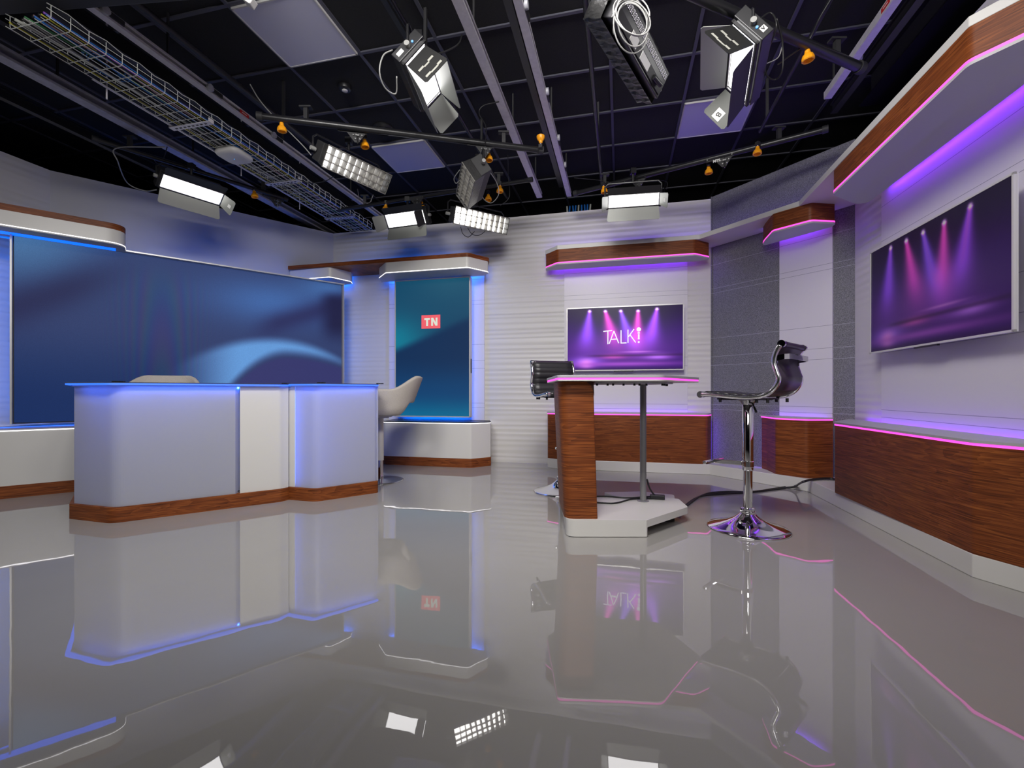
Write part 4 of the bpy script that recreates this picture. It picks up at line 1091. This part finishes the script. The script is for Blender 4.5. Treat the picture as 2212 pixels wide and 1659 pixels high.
# desk two
D2 = [(-1.745, 3.70), (-1.755, 3.63), (-1.53, 3.545), (-1.131, 3.876), (-1.46, 4.33), (-2.10, 4.12)]
D2 = [(-1.80, 3.625), (-1.53, 3.545), (-1.131, 3.876), (-1.50, 4.36), (-2.08, 4.20)]
t = desk('smaller right news desk unit with blue-lit frosted front', D2, 0, 0, 0)
obj('kick_board', MB().prism(rpoly(D2, [.01, .10, .03, .02, .02], 8), .0, .10), WOOD, t, True, 'auto')
front2 = rpoly([(-1.79, 3.645), (-1.535, 3.566), (-1.148, 3.885), (-1.48, 4.32)], [.0, .10, .03, 0], 8)
obj('white_panel', wallstrip(between(front2, -1.80, -1.725), .10, .905, .02), WHITE, t, True)
f2 = [p for p in between(front2, -1.722, -1.14) if p[1] < 3.885]
obj('frosted_panel', wallstrip(f2, .10, .905, .006), FROST, t, True, 'auto')
obj('side_panel', wallstrip([(-1.143, 3.895), (-1.47, 4.31)], .10, .905, .015), FROST, t, True)
top2 = rpoly([(-1.83, 3.62), (-1.53, 3.52), (-1.125, 3.868), (-1.50, 4.36), (-2.08, 4.20)], [.02, .06, .03, .04, .04], 6)
obj('under_top', MB().prism(offs(top2, -.03), .898, .906), WHITE, t)
obj('edge_light', MB().prism(top2, .906, .917), E_BLUEE, t)
obj('glass_top', MB().prism(offs(top2, .001), .917, .923), GLASS, t)
obj('inner_light', MB().bar((-1.70, 3.67, .12), (-1.70, 3.67, .87), .012, .012, Vector((1, 0, 0))).bar((-1.64, 3.65, .89), (-1.54, 3.62, .89), .014, .008).bar((-1.54, 3.62, .89), (-1.20, 3.89, .89), .014, .008), E_BLUEI, t)
obj('inner_post', MB().box((-1.27, 3.95, .5), (.05, .05, .78)), LGREY, t)
# small clips on the glass tops
for i, (x, y, zz) in enumerate(((-2.60, 2.95, .918), (-1.80, 3.56, .918), (-1.52, 3.55, .923), (-1.15, 3.87, .923))):
    m = MB()
    for k in range(3): m.box((x+k*.022*FD.x, y+k*.022*FD.y+.03, zz+.004), (.016, .02, .008))
    single('cable_clip', m, BLKMET, ['small black clips on the left desk corner', 'small black clips at the right end of the larger desk', 'small black clips in the middle of the smaller desk', 'small black clips on the far right desk corner'][i], 'clip')

# ------------------------------------------------------------------ upholstered swivel chairs
def make_chair():
    t = thing('swivel_chair', 'x', 'chair', (0, 0, 0))
    # facing -Y ; back at +Y
    n = 56; m = 12; vs = []
    for i in range(n+1):
        ph = math.radians(-118+236*i/n); ap = abs(math.degrees(ph))
        back = 1-min(1, max(0, (ap-30)/42)); back = back*back*(3-2*back)
        front = min(1, max(0, (ap-98)/20))
        ztop = .885+.128*back-.10*front**2
        lift = 1-min(1, max(0, (ap-34)/10)); lift = lift*lift*(3-2*lift)
        zbot = .655+.105*lift
        for j in range(m+1):
            f = j/m; zz = zbot+(ztop-zbot)*f
            h = (zz-.65)/.36
            rx = .245+.05*min(h, .8); ry = .235+.13*h*(1 if ap < 90 else .5)
            s = 1/((abs(math.sin(ph))**2.5+abs(math.cos(ph))**2.5)**(1/2.5))
            x = math.sin(ph)*rx*s; y = math.cos(ph)*ry*s
            if zz < .72 and lift < .5: k = (.72-zz)/.07; x *= 1-.18*k*k; y *= 1-.10*k*k
            vs.append((x, y, zz))
    fs = [(i*(m+1)+j, (i+1)*(m+1)+j, (i+1)*(m+1)+j+1, i*(m+1)+j+1) for i in range(n) for j in range(m)]
    o = obj('shell', MB().add(vs, fs), FABRIC, t, False, True)
    s = o.modifiers.new('padding', 'SOLIDIFY'); s.thickness = .04; s.offset = -1
    s = o.modifiers.new('soft', 'SUBSURF'); s.levels = 1; s.render_levels = 1
    pl = rpoly([(-.21, -.27), (.21, -.27), (.21, .20), (-.21, .20)], .09, 8); k = len(pl)
    lev = [(.86, .645), (.97, .655), (1., .68), (1., .715), (.96, .74), (.8, .752), (.4, .756)]
    vs = [(x*a, y*a, zz) for a, zz in lev for x, y in pl]
    fs = [(i*k+j, i*k+(j+1) % k, (i+1)*k+(j+1) % k, (i+1)*k+j) for i in range(len(lev)-1) for j in range(k)]+[tuple(range(k))[::-1], tuple((len(lev)-1)*k+j for j in range(k))]
    obj('seat_cushion', MB().add(vs, fs), FABRIC, t, False, True)
    obj('seat_plate', MB().box((0, 0, .632), (.24, .22, .026)).box((0, 0, .615), (.10, .16, .02)), WHITEP, t, False, bevel=.004)
    obj('column', MB().lathe([(.031, .20), (.029, .61), (.05, .622)], (0, 0, 0), 28), WHITEP, t, False, 'auto')
    obj('piston', MB().lathe([(.026, .015), (.026, .205)], (0, 0, 0), 28), CHROME, t, False, 'auto')
    obj('base_plate', MB().lathe([(.215, 0), (.217, .006), (.21, .012), (.05, .018), (.03, .022)], (0, 0, 0), 56), STEEL, t, False, 'auto')
    return t
ch = make_chair()
ch.location = (-3.02, 3.86, 0); ch.rotation_euler = (0, 0, math.radians(22))
tag(ch, 'oatmeal upholstered swivel chair mostly hidden behind the larger desk', 'chair', 'oatmeal swivel chairs at the news desk')
c2 = copy_tree(ch); c2.location = (-1.267, 4.393, 0); c2.rotation_euler = (0, 0, math.radians(-78))
tag(c2, 'oatmeal upholstered swivel chair seen side-on right of the smaller desk', 'chair', 'oatmeal swivel chairs at the news desk')

# ------------------------------------------------------------------ bar stools
def make_stool():
    t = thing('bar_stool', 'x', 'stool', (0, 0, 0))            # facing -Y, back at +Y
    prof = [(-.205, .842), (-.15, .842), (-.05, .832), (.05, .826), (.11, .828), (.16, .838), (.20, .862), (.228, .90), (.236, .935),
            (.225, .975), (.213, 1.02), (.216, 1.06), (.230, 1.095), (.245, 1.118)]
    C = shade_curve(*[(0, y, zz) for y, zz in prof], n=8)
    for s in (-1, 1):
        obj('side_rail', MB().tube([(s*.196, p.y, p.z-.004) for p in C], .0135, 14), RAILST, t, False, True)
    def pad(lo, hi, name, mat, off, ribs=True):
        pts = C[lo:hi]; n = len(pts); vs = []; nx = 6
        acc = 0
        for i, p in enumerate(pts):
            tg = (pts[min(i+1, n-1)]-pts[max(i-1, 0)]).normalized(); nn = Vector((0, -tg.z, tg.y))
            if i: acc += (pts[i]-pts[i-1]).length
            th = .010+(.007*abs(math.sin(acc*math.pi/.052)) if ribs else 0)
            for side in (1, 0):
                for k in range(nx+1):
                    x = -.182+.364*k/nx; e = 1-.0*abs(x)
                    vs.append(p+Vector((x, 0, 0))+nn*((th if side else -.004)+off))
        fs = []; w = 2*(nx+1)
        for i in range(n-1):
            for k in range(nx): fs += [(i*w+k, i*w+k+1, (i+1)*w+k+1, (i+1)*w+k), (i*w+nx+1+k, (i+1)*w+nx+1+k, (i+1)*w+nx+2+k, i*w+nx+2+k)]
            fs += [(i*w, (i+1)*w, (i+1)*w+nx+1, i*w+nx+1), (i*w+nx, i*w+2*nx+1, (i+1)*w+2*nx+1, (i+1)*w+nx)]
        fs += [tuple(list(range(nx+1))+list(range(2*nx+1, nx, -1))), tuple(list(range((n-1)*w+nx, (n-1)*w-1, -1))+list(range((n-1)*w+nx+1, (n-1)*w+2*nx+2)))]
        return obj(name, MB().add(vs, fs), mat, t, False, True)
    split = 44
    fine = shade_curve(*[(0, y, zz) for y, zz in prof], n=14); C = fine
    pad(2, 76, 'seat_pad', LEATHER, .0)
    pad(76, len(C)-2, 'back_pad', LEATHER, .0)
    b = C[84:len(C)-6]
    obj('back_cover', MB().strip([(0, p.y+.010, p.z) for p in b], .36, .004, (1, 0, 0)), LEATHERB, t, False, True)
    for (y, zz, mt) in ((-.212, .838, LEATHER), (.250, 1.122, LEATHERB)):
        r = obj('end_roll', MB().tube([(-.18, y, zz), (-.15, y, zz), (-.12, y, zz), (.12, y, zz), (.15, y, zz), (.18, y, zz)], [.017, .019, .0165, .0165, .019, .017], 16), mt, t, False, True)
        obj('roll_cap', MB().tube([(-.2, y, zz), (-.178, y, zz)], .0205, 18).tube([(.178, y, zz), (.2, y, zz)], .0205, 18), CHROME, r, False, 'auto')
    hb_ = MB().strip([(-.19, .225, 1.045), (-.187, .262, 1.05), (-.16, .282, 1.052), (0, .287, 1.052), (.16, .282, 1.052), (.187, .262, 1.05), (.19, .225, 1.045)], .03, .006, (0, 0, 1))
    for s in (-1, 1): hb_.box((s*.19, .223, 1.05), (.014, .012, .075))
    obj('back_handle', hb_, CHROME, t, False, 'auto')
    pl = MB().box((0, -.01, .808), (.14, .26, .008)).box((0, -.10, .812), (.37, .02, .01)).box((0, .11, .812), (.37, .02, .01))
    for s in (-1, 1):
        for y in (-.10, .11, .17): pl.lathe([(.009, .79), (.009, .815)], (s*.165, y, 0), 8)
    obj('seat_plate', pl, BLKMAT, t, False)
    obj('seat_boss', MB().lathe([(.032, .775), (.048, .80), (.055, .806)], (0, 0, 0), 24), STEEL, t, False, 'auto')
    obj('lever', MB().tube([(.02, .01, .79), (.06, .05, .785), (.10, .08, .745)], .0045, 8).tube([(.085, .068, .76), (.11, .088, .735)], .007, 8), BLKMET, t, False, 'auto')
    obj('outer_column', MB().lathe([(.030, .365), (.0315, .372), (.0315, .78), (.028, .785)], (0, 0, 0), 32), CHROME, t, False, 'auto')
    obj('inner_column', MB().lathe([(.0265, .10), (.0265, .37)], (0, 0, 0), 32), CHROME, t, False, 'auto')
    obj('base', MB().lathe([(.236, .0), (.238, .004), (.232, .009), (.20, .017), (.16, .029), (.12, .044), (.085, .062), (.062, .08), (.048, .093), (.042, .10)], (0, 0, 0), 64), CHROME, t, False, True)
    hub = MB().lathe([(.043, .098), (.046, .104), (.046, .112), (.036, .116), (.040, .12), (.040, .128), (.030, .134)], (0, 0, 0), 32)
    for k in range(12):
        a2 = k*math.pi/6; hub.box((.041*math.cos(a2), .041*math.sin(a2), .122), (.008, .008, .012), Matrix.Rotation(a2, 3, 'Z'))
    obj('hub', hub, CHROME, t, False, 'auto')
    fr = MB().bar((0, -.03, .405), (0, -.21, .40), .022, .028, Z).bar((-.13, -.215, .40), (.13, -.215, .40), .026, .020, Z)
    fr.lathe([(.034, .385), (.034, .425)], (0, 0, 0), 24)
    obj('footrest', fr, CHROME, t, False, bevel=.004)
    return t
st = make_stool()
st.location = (1.474, 2.85, 0); st.rotation_euler = (0, 0, math.atan2(.74, -.67)+math.pi/2)
tag(st, 'black ribbed leather bar stool with chrome base, right of the talk table, back to camera', 'stool', 'black and chrome bar stools')
s2_ = copy_tree(st); s2_.location = (.425, 3.92, 0); s2_.rotation_euler = (0, 0, math.radians(14))
tag(s2_, 'black ribbed leather bar stool half hidden behind the walnut column of the talk table', 'stool', 'black and chrome bar stools')

# ------------------------------------------------------------------ talk table
t = thing('talk_table', 'tall talk table with walnut column, white base and pink-lit top', 'table', (.75, 3.0, 0))
base = rpoly([(.318, 2.675), (.79, 2.675), (1.152, 2.985), (1.174, 3.213), (1.05, 3.28), (.36, 3.30)], [.06, .03, .03, .02, .05, .05], 6)
obj('base', MB().prism(base, .058, .1015), WHITE, t, True, 'auto')
obj('base_skirt', MB().prism(rpoly([(.3182, 2.6752), (.792, 2.6752), (.80, 2.69), (.80, 3.25), (.36, 3.27)], [.06, .01, 0, 0, .03], 6), .004, .0995), WHITE, t, True, 'auto')
obj('base_seam', MB().prism(rpoly([(.33, 2.685), (.79, 2.685), (.79, 3.24), (.37, 3.26)], .03, 4), .0, .006), INK, t)
ft = MB().box((1.02, 3.05, .029), (.10, .10, .056)); obj('foot', ft, BLKMAT, t)
obj('rear_base', MB().prism(rpoly([(.85, 3.30), (1.05, 3.28), (1.20, 3.36), (1.23, 3.46), (1.02, 3.58), (.70, 3.55)], .03, 4), .035, .075), WHITE, t, bevel=.003)
# column: tapered rounded sheet
cb0 = rpoly([(.312, 2.70), (.508, 2.70), (.520, 3.16), (.325, 3.18)], [.075, .012, .01, .05], 6)
cb1 = rpoly([(.272, 2.70), (.482, 2.70), (.515, 3.20), (.290, 3.22)], [.075, .012, .01, .05], 6)
n = len(cb0); vs = [(x, y, .1015) for x, y in cb0]+[(x, y, .915) for x, y in cb1]
fs = [tuple(range(n))[::-1], tuple(range(n, 2*n))]+[(i, (i+1) % n, n+(i+1) % n, n+i) for i in range(n)]
obj('column', MB().add(vs, fs), WOOD, t, smooth='auto')
obj('column_edge', MB().add([(.440, 2.6985, .914), (.4835, 2.6985, .914), (.487, 2.6985, .83), (.481, 2.6985, .858), (.466, 2.6985, .895)], [(0, 1, 2, 3, 4)]), DARKSIDE, t)
obj('pole', MB().lathe([(.0215, .1015), (.0215, .93)], (.905, 3.146, 0), 28), GREYPOLE, t, smooth='auto')
obj('pole_flange', MB().lathe([(.04, .1015), (.04, .105), (.024, .109)], (.905, 3.146, 0), 28), GREYPOLE, t, smooth='auto')
tp = rpoly([(.262, 2.64), (.86, 2.60), (1.262, 3.06), (1.12, 3.52), (.50, 3.62), (.25, 3.30)], [.03, .08, .05, .08, .08, .06], 6)
obj('top', MB().prism(tp, .936, .952), LGREY, t, bevel=.002)
obj('light_strip', MB().prism(offs(tp, -.004), .924, .936), E_PINK, t)
obj('underside', MB().prism(offs(tp, -.003), .918, .924), WHITE, t)
up = MB().prism(rpoly([(.50, 2.80), (.95, 2.80), (1.06, 3.0), (1.0, 3.3), (.55, 3.3)], .02, 3), .906, .918)
obj('mounting_plate', up, GALVD, t)
bl = MB()
for x, y in ((.53, 2.84), (.60, 2.86), (.63, 2.84), (.70, 2.86), (.76, 2.83), (.80, 2.86), (.94, 2.85), (.97, 2.9), (1.02, 3.0), (1.03, 3.04), (.85, 2.88)):
    bl.lathe([(.007, .893), (.007, .907)], (x, y, 0), 8)
obj('bolt', bl, BLKMET, t)['kind'] = 'stuff'

# cables on the floor
def fl(px, py, z=.0):
    Y = (CAM_H-z)*985/(py-848); return ((px-1106)/985*Y, Y, z)
zc = .008
base_pts = [(1486, 1090.7), (1522, 1067.5), (1564, 1062), (1627, 1061.5), (1691, 1052), (1727, 1046)]
for k, dy in enumerate((0, 3.2, 6.5)):
    pts = [(1.15, 3.13+.02*k, zc)]+[fl(x-2*dy*(i < 2), y+dy*(1-.12*i)*(1 if i != 3 else .35), zc) for i, (x, y) in enumerate(base_pts[:-1])]
    c = Vector((*gp, 0)); 
    pts += [fl(1716, 1049.5+dy*.3, .03), fl(1728, 1043+dy*.3, .085), fl(1738, 1038.5+dy*.4, .118), fl(1762, 1034+dy*.3, .117), fl(1800, 1033.5+dy*.4, .117), (2.66+.02*k, 3.66, .117)]
    cord(pts, .0055, RUBBER, ['black floor cable from the talk table to the cabinets, rear of three', 'black floor cable from the talk table to the cabinets, middle of three', 'black floor cable from the talk table to the cabinets, nearest of three'][k], name='floor_cable', group='black cables crossing the studio floor')
cord([(.50, 3.24, .107), (.66, 3.27, .107), (.80, 3.22, .107), (.93, 3.24, .107), (1.02, 3.27, .107)], .0055, RUBBER, 'black cable lying on the talk table base behind the column', name='floor_cable')
cord([(.52, 3.10, .107), (.68, 3.06, .107), (.82, 3.17, .107), (.90, 3.19, .109), (1.0, 3.2, .107)], .006, RUBBER, 'thicker black cable curving across the talk table base', name='floor_cable')
cord([(.935, 3.16, .25), (.955, 3.17, .19), (.99, 3.19, .14), (1.03, 3.2, .11)], .006, RUBBER, 'black lead dropping down the talk table pole', name='floor_cable')
single('power_adaptor', MB().box((1.02, 3.2, .118), (.10, .04, .03), Matrix.Rotation(-.3, 3, 'Z')), RUBBER, 'black power adaptor lying on the talk table base', 'adaptor', bevel=.005)

# ------------------------------------------------------------------ unseen area lights added as room fill, overhead and behind the camera
def area(name, loc, target, size, power, col=(1, .97, .95), sy=None):
    l = bpy.data.lights.new(name, 'AREA'); l.energy = power; l.color = col; l.shape = 'RECTANGLE'; l.size = size; l.size_y = sy or size
    l.spread = math.radians(125); o = link(name, l); o.location = loc
    o.rotation_euler = (Vector(target)-Vector(loc)).to_track_quat('-Z', 'Y').to_euler(); return o
area('added_fill_left', (-1.2, 1.0, 3.2), (-2.6, 4.6, .9), .9, 40, (1, .97, .95), .5)
area('added_fill_centre', (.2, .9, 3.2), (.3, 5.2, 1.0), .9, 36, (1, .97, .94), .5)
area('added_fill_right', (-.2, 1.2, 3.2), (2.5, 3.4, 1.0), .8, 24, (1, .96, .95), .5)
area('added_fill_rear', (-.5, -2.0, 2.8), (-.2, 5.0, .8), 2.0, 34, (1, .97, .95), 1.0)

w = bpy.data.worlds.new('world'); SC.world = w; w.use_nodes = True
w.node_tree.nodes['Background'].inputs[0].default_value = (.5, .5, .55, 1); w.node_tree.nodes['Background'].inputs[1].default_value = .02
SC.view_settings.view_transform = 'Standard'; SC.view_settings.look = 'None'
SC.view_settings.exposure = 0; SC.view_settings.gamma = 1
cy = SC.cycles
cy.max_bounces = 8; cy.diffuse_bounces = 4; cy.glossy_bounces = 4; cy.sample_clamp_indirect = 4; cy.use_denoising = True
cy.caustics_reflective = False; cy.caustics_refractive = False
